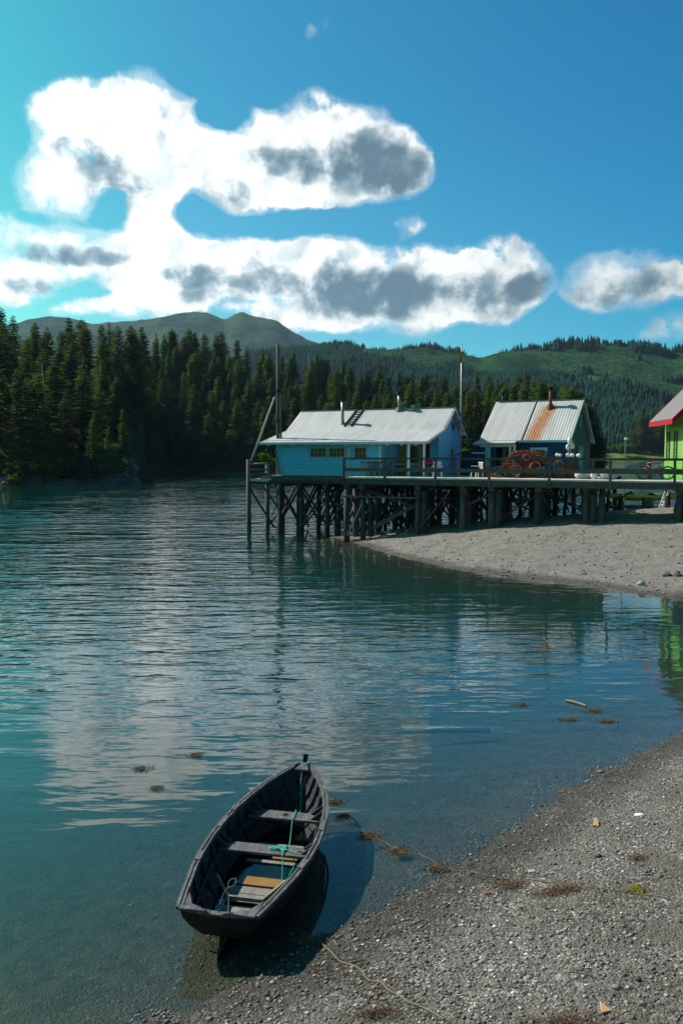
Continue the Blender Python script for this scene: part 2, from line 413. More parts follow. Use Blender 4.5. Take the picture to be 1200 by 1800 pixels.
# ------------------------------------------------------------------ water
m, nt = newmat('sea_water'); M['water'] = m
pos = nt('ShaderNodeNewGeometry').outputs['Position']; sx = nt('ShaderNodeSeparateXYZ', {0: pos})
att = nt('ShaderNodeAttribute', attribute_name='turbid').outputs['Fac']
calm = nt('ShaderNodeAttribute', attribute_name='chop').outputs['Fac']
def wn(scale, sc, rot, detail, loc=(0,0,0)):
    return nt.math('MULTIPLY', nt.math('POWER', nt.noise(nt.mapping(pos, sc, loc, (0,0,rot)), scale, detail, .5, .25), 3.0), 1.5)
h1 = wn(1.0, (.50,1.75,1), .05, 2.5)
h2 = wn(1.0, (1.3,3.8,1), -.10, 2.0, (7,3,0))
h3 = wn(1.0, (2.2,6.5,1), .16, 2.0, (3,9,0))
far_w = nt.mr(sx.outputs[1], 18, 60)
h0 = nt.math('MULTIPLY', wn(1.0, (.22,.66,1), .03, 2., (1,5,0)), nt.math('MULTIPLY', far_w, .30))
h1 = nt.math('ADD', h1, nt.math('MULTIPLY', h0, 10.))
h = nt.math('ADD', nt.math('MULTIPLY', h1, .088), nt.math('ADD', nt.math('MULTIPLY', h2, .024), nt.math('MULTIPLY', h3, .006)))
patch = nt.mr(nt.noise(nt.mapping(pos, (.6,1,1)), .09, 3, .5), .35, .65, .6, 1.15)
h = nt.math('MULTIPLY', h, nt.math('MULTIPLY', calm, patch))
bp = nt('ShaderNodeBump', {'Height': h, 'Distance': 1.0, 'Strength': 1.})
gl = nt('ShaderNodeBsdfGlossy', {'Color': (1,1,1,1), 'Roughness': .02, 'Normal': bp})
tr = nt('ShaderNodeBsdfTransparent', {'Color': (.84,.90,.82,1)})
bodyc = nt.mix(nt.mr(nt.noise(pos, .3, 3, .5), .3, .7), (.010,.050,.046), (.015,.060,.055))
bodyc = nt.mix(nt.mr(sx.outputs[1], 20, 45), bodyc, (.0015,.040,.031))
df = nt('ShaderNodeBsdfDiffuse', {'Color': bodyc})
body = nt('ShaderNodeMixShader', {0: att, 1: tr, 2: df})
inc = nt('ShaderNodeNewGeometry').outputs['Incoming']
cs = nt.math('ABSOLUTE', nt('ShaderNodeVectorMath', {0: inc, 1: bp.outputs[0]}, operation='DOT_PRODUCT').outputs['Value'])
fr = nt.math('MULTIPLY_ADD', nt.math('POWER', nt.math('SUBTRACT', 1.0, cs, clamp=True), 4.2), .965, .035, clamp=True)
mx = nt('ShaderNodeMixShader', {0: fr, 1: body, 2: gl})
nt('ShaderNodeOutputMaterial', {'Surface': mx})
wx = np.concatenate([-np.geomspace(5800, 30, 20)[:-1], np.arange(-30, -8, 1.5), np.arange(-8, 24, .3), np.geomspace(24, 5800, 24)])
wy = np.concatenate([-np.geomspace(2500, 10, 8)[:-1], np.arange(-10, 4, 1.0), np.arange(4, 24, .3), np.arange(24, 64, .6), np.geomspace(64, 6500, 30)])
water = gridmesh('water', wx, wy, lambda x, y: np.zeros_like(x), M['water'])
X, Y = np.meshgrid(wx, wy); X = X.ravel(); Y = Y.ravel()
dep = np.maximum(-height(X, Y), 0)
turb = .93*(1-np.exp(-dep*1.6))
a = water.data.attributes.new('turbid', 'FLOAT', 'POINT'); a.data.foreach_set('value', turb.astype(np.float32))
# chop: wind ripples on the open channel, calmer in the lee of the beach and close in
sdw = -land_sd(X, Y)
ch = np.clip((Y-4.5)/22, 0.06, 1)**.95
ch *= np.clip(.25+sdw/12, .25, 1)
rightlee = 1/(1+np.exp(-np.clip((X+.5)/1.2, -30, 30))); ch *= 1-.62*rightlee*np.clip((50-Y)/8, 0, 1)*np.clip((Y-15)/8, 0, 1)
ch = np.where(Y > 60, np.maximum(ch, .9)*np.interp(Y, [60,110,240,400,800], [1,.62,.5,.9,1.4]), ch)
a = water.data.attributes.new('chop', 'FLOAT', 'POINT'); a.data.foreach_set('value', ch.astype(np.float32))
tag(water, kind='structure')

# ------------------------------------------------------------------ far land (polar height fields: real hills at their real distance)
def polar_land(name, ts, ds, zf, mat):
    T, D = np.meshgrid(ts, ds); T = T.ravel(); D = D.ravel()
    Z = zf(T, D); n1, n2 = len(ts), len(ds)
    i = np.arange(n1*n2).reshape(n2, n1)
    f = np.stack([i[:-1,:-1], i[:-1,1:], i[1:,1:], i[1:,:-1]], -1).reshape(-1, 4)
    return npmesh(name, np.stack([T*D, D, Z], -1), f, mat, smooth=True)
def sky_z(px, py, D):      # height seen at pixel row py at distance D
    px = np.asarray(px, float); py = np.asarray(py, float)
    b = -(py-900)/F; dy = np.cos(PITCH)+b*np.sin(PITCH); dz = -np.sin(PITCH)+b*np.cos(PITCH)
    return CAMZ+dz/dy*D
def tan2px(t): return 600+F*t/ (1.0)          # good to a pixel near the horizon
# hill skyline (bare ground) in photo pixels
HS = np.array([(-900,640),(-300,640),(0,640),(300,636),(420,630),(500,622),(560,618),(600,613),(650,613),(700,614),(745,611),(800,621),(840,629),(870,621),(920,615),(980,610),(1030,604),(1080,608),(1130,613),(1170,621),(1210,618),(1300,600),(1600,620),(2200,640)], float)
def hill_z(T, D):
    px = tan2px(T); crest = sky_z(px, np.interp(px, HS[:,0], HS[:,1]), 1250.)
    x = T*D; y = D
    s = np.clip((D-760)/(1250-760), 0, 1); prof = s**.85*(1-.12*np.sin(PI*s))
    back = np.clip((D-1250)/900, 0, 1)
    rid = vnoise(x, y, 1/140., 11)*60+vnoise(x, y, 1/60., 12)*26+vnoise(x, y, 1/25., 13)*8
    zz = crest*prof*(1-.55*back)+rid*np.sin(PI*np.clip(s,0,1))*.75+vnoise(x, y, 1/22., 14)*3*s
    return np.where(D < 762, -2.0, zz)
m, nt = newmat('green_hillside'); M['hill'] = m
pos = nt('ShaderNodeNewGeometry').outputs['Position']
n = nt.noise(pos, .012, 7, .62); n2 = nt.noise(pos, .05, 5, .6)
n3 = nt.noise(pos, .16, 6, .7)
c = nt.mix(nt.mr(n2, .35, .65), (.022,.085,.034), (.065,.145,.05))
c = nt.mix(nt.mr(n3, .46, .58, 0, .85), c, (.014,.048,.03))
c = nt.mix(nt.mr(n, .50, .58, 0, .85), c, (.018,.055,.035))
bs = nt('ShaderNodeBsdfDiffuse', {'Color': c})
bp = nt('ShaderNodeBump', {'Height': nt.noise(pos, .12, 5, .7), 'Distance': 9., 'Strength': 1.}); nt.l.new(bp.outputs[0], bs.inputs['Normal'])
nt('ShaderNodeOutputMaterial', {'Surface': bs})
hills = polar_land('hills', np.linspace(-1.1, 1.15, 460), np.concatenate([np.linspace(755,1300,110), np.linspace(1320,2200,20)]), hill_z, M['hill']); tag(hills, kind='structure')
MS = np.array([(-600,600),(-200,580),(0,575),(70,560),(95,554),(125,559),(165,570),(210,566),(260,562),(300,554),(330,549),(365,549),(385,556),(398,561),(415,553),(430,550),(445,556),(475,561),(490,563),(512,580),(540,597),(572,607),(640,640),(760,660),(1000,690),(1500,700)], float)
def mount_z(T, D):
    px = tan2px(T); crest = sky_z(px, np.interp(px, MS[:,0], MS[:,1]), 3400.)
    s = np.clip((D-2250)/1150, 0, 1); back = np.clip((D-3400)/900, 0, 1)
    x = T*D
    rid = vnoise(x, D, 1/420., 21)*230+vnoise(x, D, 1/190., 22)*140+vnoise(x, D, 1/80., 23)*55
    return crest*s**1.1*(1-.6*back)+rid*np.sin(PI*s)*(1-s)*1.1+vnoise(x, D, 1/60., 24)*12*s+vnoise(x, D, 1/28., 25)*8*s
m, nt = newmat('mountain_slope'); M['mount'] = m
pos = nt('ShaderNodeNewGeometry').outputs['Position']
c = nt.mix(nt.mr(nt.noise(pos, .006, 9, .68), .45, .56), (.014,.055,.022), (.065,.125,.045))
bs = nt('ShaderNodeBsdfDiffuse', {'Color': c})
bp = nt('ShaderNodeBump', {'Height': nt.noise(pos, .03, 6, .7), 'Distance': 40., 'Strength': 1.}); nt.l.new(bp.outputs[0], bs.inputs['Normal'])
nt('ShaderNodeOutputMaterial', {'Surface': bs})
mountain = polar_land('mountain', np.linspace(-.9, .6, 300), np.linspace(2240, 4300, 90), mount_z, M['mount']); tag(mountain, kind='structure')

# forest patches far up the hill: thousands of small spruces nobody could count
def far_forest():
    rs = np.random.RandomState(5); N = 90000
    T = rs.uniform(-.12, .50, N); D = 775+rs.rand(N)**.8*560
    x = T*D; y = D; px = tan2px(T)
    dens = fbm(x, y, 1/120., 31, 5, .62)*1.15
    s = (D-760)/490
    lim = np.where(s > .86, -.02, np.where(s < .45, -.14, .0))
    # clear meadow bands high on the right, like the photo
    py_est = 900-F*np.tan(np.arctan((hill_z(T, D)-CAMZ)/D)+PITCH)
    mead = np.exp(-((px-930)/90)**2-((py_est-650)/16)**2)+np.exp(-((px-1120)/70)**2-((py_est-655)/20)**2)+np.exp(-((px-1190)/40)**2-((py_est-640)/14)**2)
    lim = lim+mead*.55
    keep = (dens > lim) & (rs.rand(N) < .7)
    T, D = T[keep], D[keep]; x = T*D; y = D; z = hill_z(T, D)
    n = min(len(x), 20000); x, y, z = x[:n], y[:n], z[:n]
    V = []; Fc = []; k = 7
    hh = rs.uniform(8, 17, n); base = 0
    for lay, (z0, z1, r) in enumerate(((.04,.5,.24),(.28,.78,.18),(.55,1.0,.11))):
        ang = np.arange(k)*2*PI/k
        rr = r*hh[:,None]*rs.uniform(.6, 1.25, (n,k)); a = ang[None,:]+rs.rand(n)[:,None]*6
        ring = np.stack([x[:,None]+rr*np.cos(a), y[:,None]+rr*np.sin(a), (z+z0*hh)[:,None]+rs.uniform(-.06,.04,(n,k))*hh[:,None]], -1)
        tip = np.stack([x, y, z+z1*hh], -1)[:,None,:]
        vv = np.concatenate([ring, tip], 1); V.append(vv.reshape(-1,3))
        b = base+np.arange(n)[:,None]*(k+1); i = np.arange(k)[None,:]
        Fc.append(np.stack([b+i, b+(i+1)%k, b+k+0*i], -1).reshape(-1,3)); base += n*(k+1)
    o = npmesh('far_forest', np.concatenate(V), np.concatenate(Fc), M['hillspruce'])
    tag(o, 'dark spruce patches over the green hills beyond the channel', 'forest', kind='stuff')
far_forest()

# ------------------------------------------------------------------ spruce trees
def spruce_mesh(H, Rad, seed, dens=1.0, bare=.06):
    rs = random.Random(seed); vs = []; fs = []
    zc = H*bare
    lean = (rs.uniform(-.01,.01), rs.uniform(-.01,.01))
    while zc < H*.985:
        t = zc/H
        prof = Rad*((1-t)**.62)*(1.0 if t > .18 else .72+1.5*t)*(1+.16*math.sin(t*23+seed)+.1*math.sin(t*41+seed*2))
        nb = max(3, int((6+5*(1-t))*dens))
        a0 = rs.uniform(0, 6.28)
        for b in range(nb):
            if rs.random() < .10: continue
            a = a0+b*2*PI/nb+rs.uniform(-.25,.25)
            L = prof*rs.uniform(.62,1.18)+.12
            droop = rs.uniform(.10,.42)*(1-.6*t)
            ca, sa = math.cos(a), math.sin(a)
            segs = max(2, int(L/.62))
            for k in range(segs):
                u0 = (k+.25)/segs
                rr = L*u0; w = (.8+.5*(1-u0))*min(1, .45+L*.2); ln = L/segs*1.5
                zz = zc-droop*rr+ .10*rr*rr/ max(L,.1)*.6 + rs.uniform(-.12,.12)
                for sgn in ((-1,1) if L > .8 else (1,)):
                    off = sgn*w*.45*rs.uniform(.3,1.0)
                    cx = rr*ca-off*sa; cy = rr*sa+off*ca
                    da = a+sgn*rs.uniform(.25,.8); dx, dy = math.cos(da), math.sin(da)
                    px_, py_ = -dy, dx; wd = w*.5*rs.uniform(.55,1.0)
                    dz = -rs.uniform(.15,.5)*ln
                    n = len(vs)
                    vs += [(cx-px_*wd*.35, cy-py_*wd*.35, zz), (cx+px_*wd*.5-.1*dx, cy+py_*wd*.5, zz-.12-rs.random()*.15),
                           (cx+dx*ln, cy+dy*ln, zz+dz), (cx-px_*wd*.9+dx*ln*.35, cy-py_*wd*.9+dy*ln*.35, zz-.15-rs.random()*.3)]
                    fs.append((n,n+1,n+2,n+3))
        zc += H*(.020+.012*(1-t))*rs.uniform(.8,1.2)/dens**.5
    return np.array(vs), np.array(fs)
def make_spruce(i, H, Rad, dens, bare=.06):
    v, f = spruce_mesh(H, Rad, 100+i, dens, bare)
    root = thing('spruce_tree', 'x', 'tree', (0,0,0))
    tr = MB().tube([(0,0,-1.5),(0,0,H*.3),(0,0,H*.7),(0,0,H*1.0)], [H*.014,H*.011,H*.006,.02], 7).build('trunk', M['bark'], root, smooth=True)
    cr = npmesh('crown', v, f, M['spruce'], root)
    return root
kinds = [make_spruce(0,22,3.9,1.0), make_spruce(1,22,3.3,1.0), make_spruce(2,22,4.6,.95), make_spruce(3,22,3.0,.85,.10), make_spruce(4,22,4.1,1.1), make_spruce(5,22,3.6,.9)]
used = [False]*len(kinds)
def place_spruce(x, y, z, h, label, group, wide=1.0):
    k = random.randrange(len(kinds)); src = kinds[k]
    if used[k]: o = copy_tree(src)
    else: o = src; used[k] = True
    s = h/22; o.location = (x, y, z); o.scale = (s*wide, s*wide, s); o.rotation_euler = (random.uniform(-.035,.035), random.uniform(-.035,.035), random.uniform(0,6.28))
    tag(o, label, 'tree', group); return o
SK = np.array([(-200,520),(-60,528),(0,537),(20,534),(45,548),(75,560),(100,566),(130,556),(160,552),(190,548),(212,562),(250,572),(300,575),(330,570),(385,586),(402,578),(430,598),(460,606),(500,615),(540,617),(580,622),(610,628),(640,650),(670,645),(700,640),(735,640),(770,655),(800,652),(840,656),(880,654),(930,654),(965,652),(1000,668),(1025,690),(1045,735),(1060,800)], float)
def shore_D(px):
    return np.interp(px, [-300,150,215,245,262,300,440,700,900,1060], [138,140,144,150,215,248,252,245,232,215])
def back_D(px): return shore_D(px)+np.interp(px, [-300,230,262,600,900,1060], [72,72,62,55,44,20])
def slope_z(px, D):
    d0 = shore_D(px); d1 = back_D(px)
    top = sky_z(px, np.interp(px, SK[:,0], SK[:,1]), d1)
    zend = np.maximum(top-20.5, 1.5)
    s = (D-d0)/(d1-d0)
    z = np.where(s < 0, s*14, 1.2*np.clip(s*12,0,1)+(zend-1.2)*np.clip(s,0,1)**1.1)
    return np.where(s > 1, zend*np.clip(1-(s-1)*.55, 0, 1)-np.clip(s-2.5,0,1)*4, z)
def wood_z(T, D): 
    px = tan2px(T); return slope_z(px, D)+vnoise(T*D, D, 1/6., 41)*1.2*np.clip((D-shore_D(px))/8, 0, 1)
m, nt = newmat('forest_floor'); M['floor'] = m
pos = nt('ShaderNodeNewGeometry').outputs['Position']; z_ = nt('ShaderNodeSeparateXYZ', {0:pos}).outputs[2]
c = nt.mix(nt.mr(nt.noise(pos, .8, 6, .7), .35, .65), (.018,.026,.014), (.04,.06,.025))
c = nt.mix(nt.mr(nt.math('MULTIPLY_ADD', nt.noise(pos,.7,4,.6), 1.2, z_), 1.0, 1.7, 1, 0), c, (.045,.045,.042))
nt('ShaderNodeOutputMaterial', {'Surface': nt('ShaderNodeBsdfDiffuse', {'Color': c})})
# the wooded shore as a field: px parameter columns
pxs = np.concatenate([np.linspace(-900, 200, 70), np.linspace(205, 275, 40), np.linspace(280, 1062, 150)])
tt = (pxs-600)/F; us = np.concatenate([np.linspace(-.25, 1, 26), np.linspace(1.1, 3.6, 12)])
T, U = np.meshgrid(tt, us); P_ = tan2px(T); D = shore_D(P_)+(back_D(P_)-shore_D(P_))*U; Z = wood_z(T.ravel(), D.ravel())
i = np.arange(T.size).reshape(T.shape); f = np.stack([i[:-1,:-1], i[:-1,1:], i[1:,1:], i[1:,:-1]], -1).reshape(-1,4)
o = npmesh('wooded_hillside', np.stack([(T*D).ravel(), D.ravel(), Z], -1), f, M['floor'], smooth=True); tag(o, kind='structure')

def forest():
    rows = 6
    for r in range(rows):
        p = -40.0+r*9
        while p < 1050:
            step = {0:32,1:30,2:28,3:26,4:21,5:18}[r]*(1.25 if p < 240 else 1.0)
            px = p+random.uniform(-11,11); p += step*random.uniform(.8,1.2)
            if px > 1043: break
            if 236 < px < 262 and r < 5: px = 236 if random.random() < .5 else 264
            # leave out what the houses wholly hide
            d0, d1 = float(shore_D(px)), float(back_D(px))
            s = (r+.15+random.uniform(-.2,.25))/(rows-1); s = min(max(s,.03),1.0); D = d0+(d1-d0)*s
            gz = float(slope_z(np.array([px]), np.array([D]))[0])
            sky = float(sky_z(px, np.interp(px, SK[:,0], SK[:,1]), D))
            hh = random.uniform(14.5,23.5)
            if r == rows-1: hh = sky-gz+random.choice((random.uniform(-3,-1),random.uniform(-1.,1.2)))
            if px < 242 and r < 4: hh = min(hh, float(np.interp(px, [-60,60,110,160,200,236], [22,20,17,13,9,5]))+r*3)
            hh = min(hh, sky-gz+.4)
            if hh < 6: continue
            toppy = 900-F*math.tan(math.atan((gz+hh-CAMZ)/D)+PITCH)
            if r < rows-1 and 500 < px < 800 and toppy > 712: continue
            if r < rows-1 and 862 < px < 1000 and toppy > 700: continue
            if px < 245: lab, g = 'tall dark spruce crowded on the left headland above the channel', 'spruces on the left headland'
            elif px < 640: lab, g = 'dark spruce in the dense wood along the far cove shore', 'spruces along the far cove shore'
            elif px < 830: lab, g = 'dark spruce rising behind the sky blue house roof', 'spruces behind the blue house'
            else: lab, g = 'dark spruce rising behind the rust streaked roof', 'spruces behind the navy house'
            x = (px-600)/F*D
            place_spruce(x, D, gz-.4, hh, lab, g, random.uniform(.95,1.45))
forest()
for i, (px, ty, D, dz) in enumerate([(1003,672,231,3.5),(1014,682,229,3),(1026,694,226,2.5),(1036,712,224,2),(1045,734,221,1.5),(1050,752,219,1.2),(1020,716,219,1.5),(1040,745,218,1.2)]):
    place_spruce((px-600)/F*D, D, dz, float(sky_z(px, ty, D))-dz, 'dark spruce rising behind the rust streaked roof', 'spruces behind the navy house', 1.55)
for i, (px, ty, D, lab) in enumerate([(268,566,300,'bare grey snag poking above the spruces left of the mountain peak'),(352,578,300,'bare grey snag standing above the wood under the mountain peak'),(543,622,300,'bare grey snag above the wood right of the tall mast'),(90,640,158,'pale dead snag leaning among the headland spruces')]):
    gzz_ = float(slope_z(np.array([px]), np.array([D]))[0]) if i < 3 else 4.
    H_ = float(sky_z(px, ty, D))-gzz_; t_ = thing('dead_snag', lab, 'tree', ((px-600)/F*D, D, gzz_), 0, tilt=(.03*(i-1), .04*(2-i), 0))
    MB().tube([(0,0,-1),(.1,0,H_*.5),(0,0,H_)], [.32,.2,.05], 7).build('trunk', M['driftwood'], t_, smooth=True)
    mb = MB(); rq = random.Random(i)
    for k in range(22):
        a = rq.uniform(0,6.28); z0 = H_*rq.uniform(.35,.97); L = (1-z0/H_)*3.2+.4
        mb.tube([(0,0,z0),(math.cos(a)*L*.6,math.sin(a)*L*.6,z0-.1*L),(math.cos(a)*L,math.sin(a)*L,z0-.35*L)], [.07,.05,.02], 5)
    mb.build('limbs', M['driftwood'], t_)

# right spit with its own clump of spruces, far across the water
def spit2(T, D):
    px = tan2px(T); s = np.clip((D-655)/30,-1,1)*np.clip((px-1030)/25,0,1)
    return np.where(D < 655, -1.5, 0)+np.where(s > 0, 1, 0)*(6.5*s)*np.clip((800-D)/60, -.1, 1)+np.clip((px-1030)/25,0,1)*0-np.where(px<1032,2,0)
m, nt = newmat('meadow_grass'); M['meadow'] = m
pos = nt('ShaderNodeNewGeometry').outputs['Position']
c = nt.mix(nt.mr(nt.noise(pos, .12, 5, .6), .35, .65), (.06,.11,.03), (.17,.19,.05))
nt('ShaderNodeOutputMaterial', {'Surface': nt('ShaderNodeBsdfDiffuse', {'Color': c})})
o = polar_land('meadow_spit', np.linspace(.30, .80, 120), np.linspace(645, 830, 40), spit2, M['meadow']); tag(o, kind='structure')
for i, (px, topy, D) in enumerate([(1108,738,700),(1116,722,705),(1124,712,690),(1133,724,700),(1142,716,712),(1150,722,700),(1158,712,690),(1166,706,705),(1176,700,712),(1100,760,690),(1112,752,685),(1129,748,684),(1146,748,684),(1161,745,686)]):
    z0 = 8.; top = float(sky_z(px, topy, D))
    place_spruce((px-600)/F*D, D, z0, top-z0, 'spruce in the clump across the water left of the lime green house', 'spruces across the water by the green house', 1.25)

# broadleaf bushes
def bush(name, loc, rx, ry, rz, n, leaf, label, cat='bush', mat='alder', seed=1, group=None):
    rs = np.random.RandomState(seed)
    root = thing(name, label, cat, loc, group=group)
    K = 14; cen = rs.normal(0, .42, (K,3))*np.array([rx,ry,rz*.8])+np.array([0,0,rz*1.0]); cen[:,2] = np.clip(cen[:,2], rz*.25, rz*1.8)
    st = MB()
    for c in cen: st.tube([(0,0,-.4),(c[0]*.4,c[1]*.4,c[2]*.5),tuple(c)], [.02*rz+.03,.015*rz+.02,.01], 5)
    st.build('trunk', M['bark'], root, smooth=True)
    k = rs.randint(0, K, n); d = rs.normal(0,1,(n,3)); d /= np.linalg.norm(d,axis=1)[:,None]
    p = cen[k]+d*(rs.rand(n)**.4)[:,None]*np.array([rx,ry,rz])*.42; p[:,2] = np.maximum(p[:,2], .05)
    a = rs.normal(0,1,(n,3)); a /= np.linalg.norm(a,axis=1)[:,None]; b = np.cross(a, rs.normal(0,1,(n,3))); b /= np.linalg.norm(b,axis=1)[:,None]
    L = leaf*rs.uniform(.6,1.3,n)[:,None]
    V = np.stack([p-a*L, p+b*L*.5, p+a*L, p-b*L*.5], 1).reshape(-1,3)
    npmesh('crown', V, np.arange(4*n).reshape(-1,4), M[mat], root); return root
for i, (px, py, D, w, h, lab) in enumerate([
    (187,800,140,3.2,6.5,'bright yellow green alder leaning out at the tip of the headland'),
    (150,805,137.5,5,6,'green alder low on the headland shore left of its tip'),
    (95,808,137,6,5.5,'wide green alder at the water edge of the headland'),
    (35,812,136.5,6,5.5,'dark green alder at the far left foot of the headland')]):
    x = (px-600)/F*D
    bush('alder_bush', (x, D, .3), w*.62, w*.62, h*(.62 if i == 0 else .42), 2600, .42, lab, 'bush', seed=50+i, mat='alder' if i == 0 else 'spruce')
bush('leafy_bush', tuple(AT(826,800,58)[:2])+(3.0,), 1.5, 1.5, 1.35, 4200, .10, 'bright green leafy bush between the blue and navy houses', 'bush', seed=71)
bush('leafy_bush', tuple(AT(470,797,60)[:2])+(4.2,), .7, .7, .5, 1200, .08, 'small bright green bush seen left of the blue house', 'bush', seed=72)
# sheets of lighter foliage at the far spit
for i, (px, D) in enumerate([(1091,675),(1104,672),(1078,690)]):
    bush('shrub', ((px-600)/F*D, D, 7.8), 6, 5, 3.6, 700, .9, ['rounded green shrub below the far spruce clump', 'wider green shrub under the left edge of the far spruces', 'small green shrub on the meadow strip across the water'][i], 'bush', seed=80+i)

# rocky headland point with stumps
def rock_mesh(rx, ry, rz, seed, n=14, m=9):
    mb = MB(); rs = random.Random(seed); off = Vector((rs.uniform(0,50), rs.uniform(0,50), rs.uniform(0,50)))
    mb.ball((0,0,0), 1, n=n, m=m)
    mb.v = [(lambda p, k: (p.x*rx*k, p.y*ry*k, p.z*rz*k))(Vector(v), 1+.45*mnoise.noise(Vector(v)*1.3+off)+.2*mnoise.noise(Vector(v)*3.1+off)) for v in mb.v]
    return mb
for i, (px, py, D, rx, ry, rz) in enumerate([(205,838,141,1.6,1.8,1.5),(222,842,142,1.6,1.5,2.0),(236,846,142,1.2,1.2,1.0),(185,843,139,2.4,2,1.1),(150,848,138,3,2,1.0),(60,846,137,3.2,2,1.5),(20,846,137,2.6,2,1.2),(110,850,137,3,2,.9)]):
    o = rock_mesh(rx, ry, rz, 200+i).build('shore_rock', M['rock'], smooth=False); o.location = ((px-600)/F*D, D, .1)
    tag(o, 'dark rock at the waterline along the foot of the headland', 'rock', 'rocks along the headland foot')
st = thing('tree_stump', 'pale broken stump standing on the rocky tip of the headland', 'stump', ((231-600)/F*142, 142, 1.0))
MB().tube([(0,0,-.6),(.1,0,1.2),(.0,.1,2.6),(.15,0,3.3)], [.75,.6,.5,.35], 9).build('trunk', M['stump'], st, smooth=True)
MB().tube([(0,0,1.4),(-.7,.1,1.7),(-1.2,0,1.6)], [.22,.16,.06], 6).build('broken_limb', M['driftwood'], st, smooth=True)

# ------------------------------------------------------------------ the pier
PA = Vector((.165,46.19,0)); PR = -R(26.5)
def P2W(x, y): return PA.x+x*math.cos(PR)-y*math.sin(PR), PA.y+x*math.sin(PR)+y*math.cos(PR)
def gz_p(x, y): a, b = P2W(x, y); return hz(a, b)
pier = thing('pier', 'long grey timber walkway pier on piles along the beach', 'pier', (PA.x,PA.y,0), PR)
W2 = 2.6; XE = 29
mb = MB(); x = -.1
while x < XE: mb.box(x, x+.235, .02, W2, 3.66+random.uniform(0,.012), 3.725+random.uniform(0,.015)); x += .25
mb.build('deck', M['deck'], pier)
mb = MB(); x = -.12
while x < XE:
    l = random.uniform(3,5); mb.box(x+.01, min(x+l,XE)-.01, -.09, .015, 3.662, 3.742+random.uniform(-.006,.006)); x += l
mb.build('edge_board', M['edge_board'], pier)
MB().box(-.12, XE, -.10, .02, 3.33, 3.655).build('edge_beam', M['old_wood'], pier)
MB().box(-.12, XE, W2, W2+.12, 3.36, 3.655).build('edge_beam', M['old_wood'], pier)
for y in (.9, 1.8): MB().box(0, XE, y-.1, y+.1, 3.38, 3.65).build('stringer', M['pile'], pier)
px_piles = [(.1,1),(1.1,0),(4.5,2),(7.1,1),(8.7,2),(11.15,1),(13.55,3),(17.9,3),(22,2),(26,2)]
for bx, k in px_piles:
    MB().beam((bx,-.02,3.2),(bx,W2+.05,3.2),.3,.26).build('cap_beam', M['pile'], pier)
    for y in (.12, 1.3, 2.45):
        r = random.uniform(.15,.2)
        MB().tube([(bx+random.uniform(-.08,.08),y,gz_p(bx,y)-1.2),(bx,y,3.0)], [r*1.05,r*.95], 10).build('pile', M['pile'], pier, smooth=True)
    for q in range(k-1):
        dx = .42*(q+1); r = random.uniform(.16,.22)
        MB().tube([(bx+dx+random.uniform(-.15,.15),.15,gz_p(bx+dx,.15)-1.2),(bx+dx*.9,.2,3.0)], [r,r*.9], 10).build('pile', M['pile'], pier, smooth=True)
    zb = gz_p(bx,1.3)+.25
    if zb < 2.2:
        MB().beam((bx-.2,.1,zb+.1),(bx-.2,2.5,2.9),.07,.2).build('brace', M['old_wood'], pier)
        MB().beam((bx+.2,2.5,zb+.1),(bx+.2,.1,2.9),.07,.2).build('brace', M['pile'], pier)
for (x0,z0,x1,z1,y,w,h,mt) in [(0.0,2.62,4.6,2.62,-.08,.08,.22,'old_wood'),(.25,.35,1.15,2.2,-.1,.06,.1,'pale_wood'),(1.1,3.05,4.4,2.05,.35,.08,.26,'old_wood'),(1.6,.8,4.6,2.4,.5,.2,.24,'pile'),
      (1.3,.7,4.2,3.0,1.6,.1,.2,'pile'),(4.7,1.0,6.4,3.0,-.05,.07,.12,'pile'),(7.1,2.2,9.0,3.1,.3,.08,.2,'pile'),(4.6,2.9,7.1,1.4,1.9,.1,.2,'pile'),(8.8,1.4,11.1,3.0,.6,.08,.18,'pile'),(11.2,3.0,13.6,1.8,1.8,.08,.2,'pile'),(13.7,2.0,15.5,3.1,2.3,.08,.15,'pile')]:
    MB().beam((x0,y,z0),(x1,y,z1),w,h,up=(0,1,0)).build('brace', M[mt], pier)
rl = MB().beam((-.06,0,4.80),(XE,0,4.80),.16,.10).build('railing', M['old_wood'], pier); rl.name = 'top_rail'
MB().beam((-.06,.045,4.17),(XE,.045,4.17),.045,.2).build('middle_rail', M['old_wood'], pier)
for x in (.03,2.6,5.6,8.6,11.75,14.75,17.7,20.7,23.7,26.7):
    MB().beam((x,-.15,3.27),(x+random.uniform(-.02,.02),-.05,4.745),.12,.10,up=(0,1,0)).build('rail_post', M['old_wood'], pier)
# far side railing from where the houses' decks end
MB().beam((13.4,W2,4.74),(XE,W2,4.74),.12,.07).build('top_rail', M['old_wood'], pier)
MB().beam((13.4,W2-.05,4.22),(XE,W2-.05,4.22),.045,.16).build('middle_rail', M['old_wood'], pier)
for x in (13.45,16.3,19.3,22.3,25.3): MB().beam((x,W2+.08,3.3),(x,W2+.08,4.7),.16,.12).build('rail_post', M['pile'], pier)

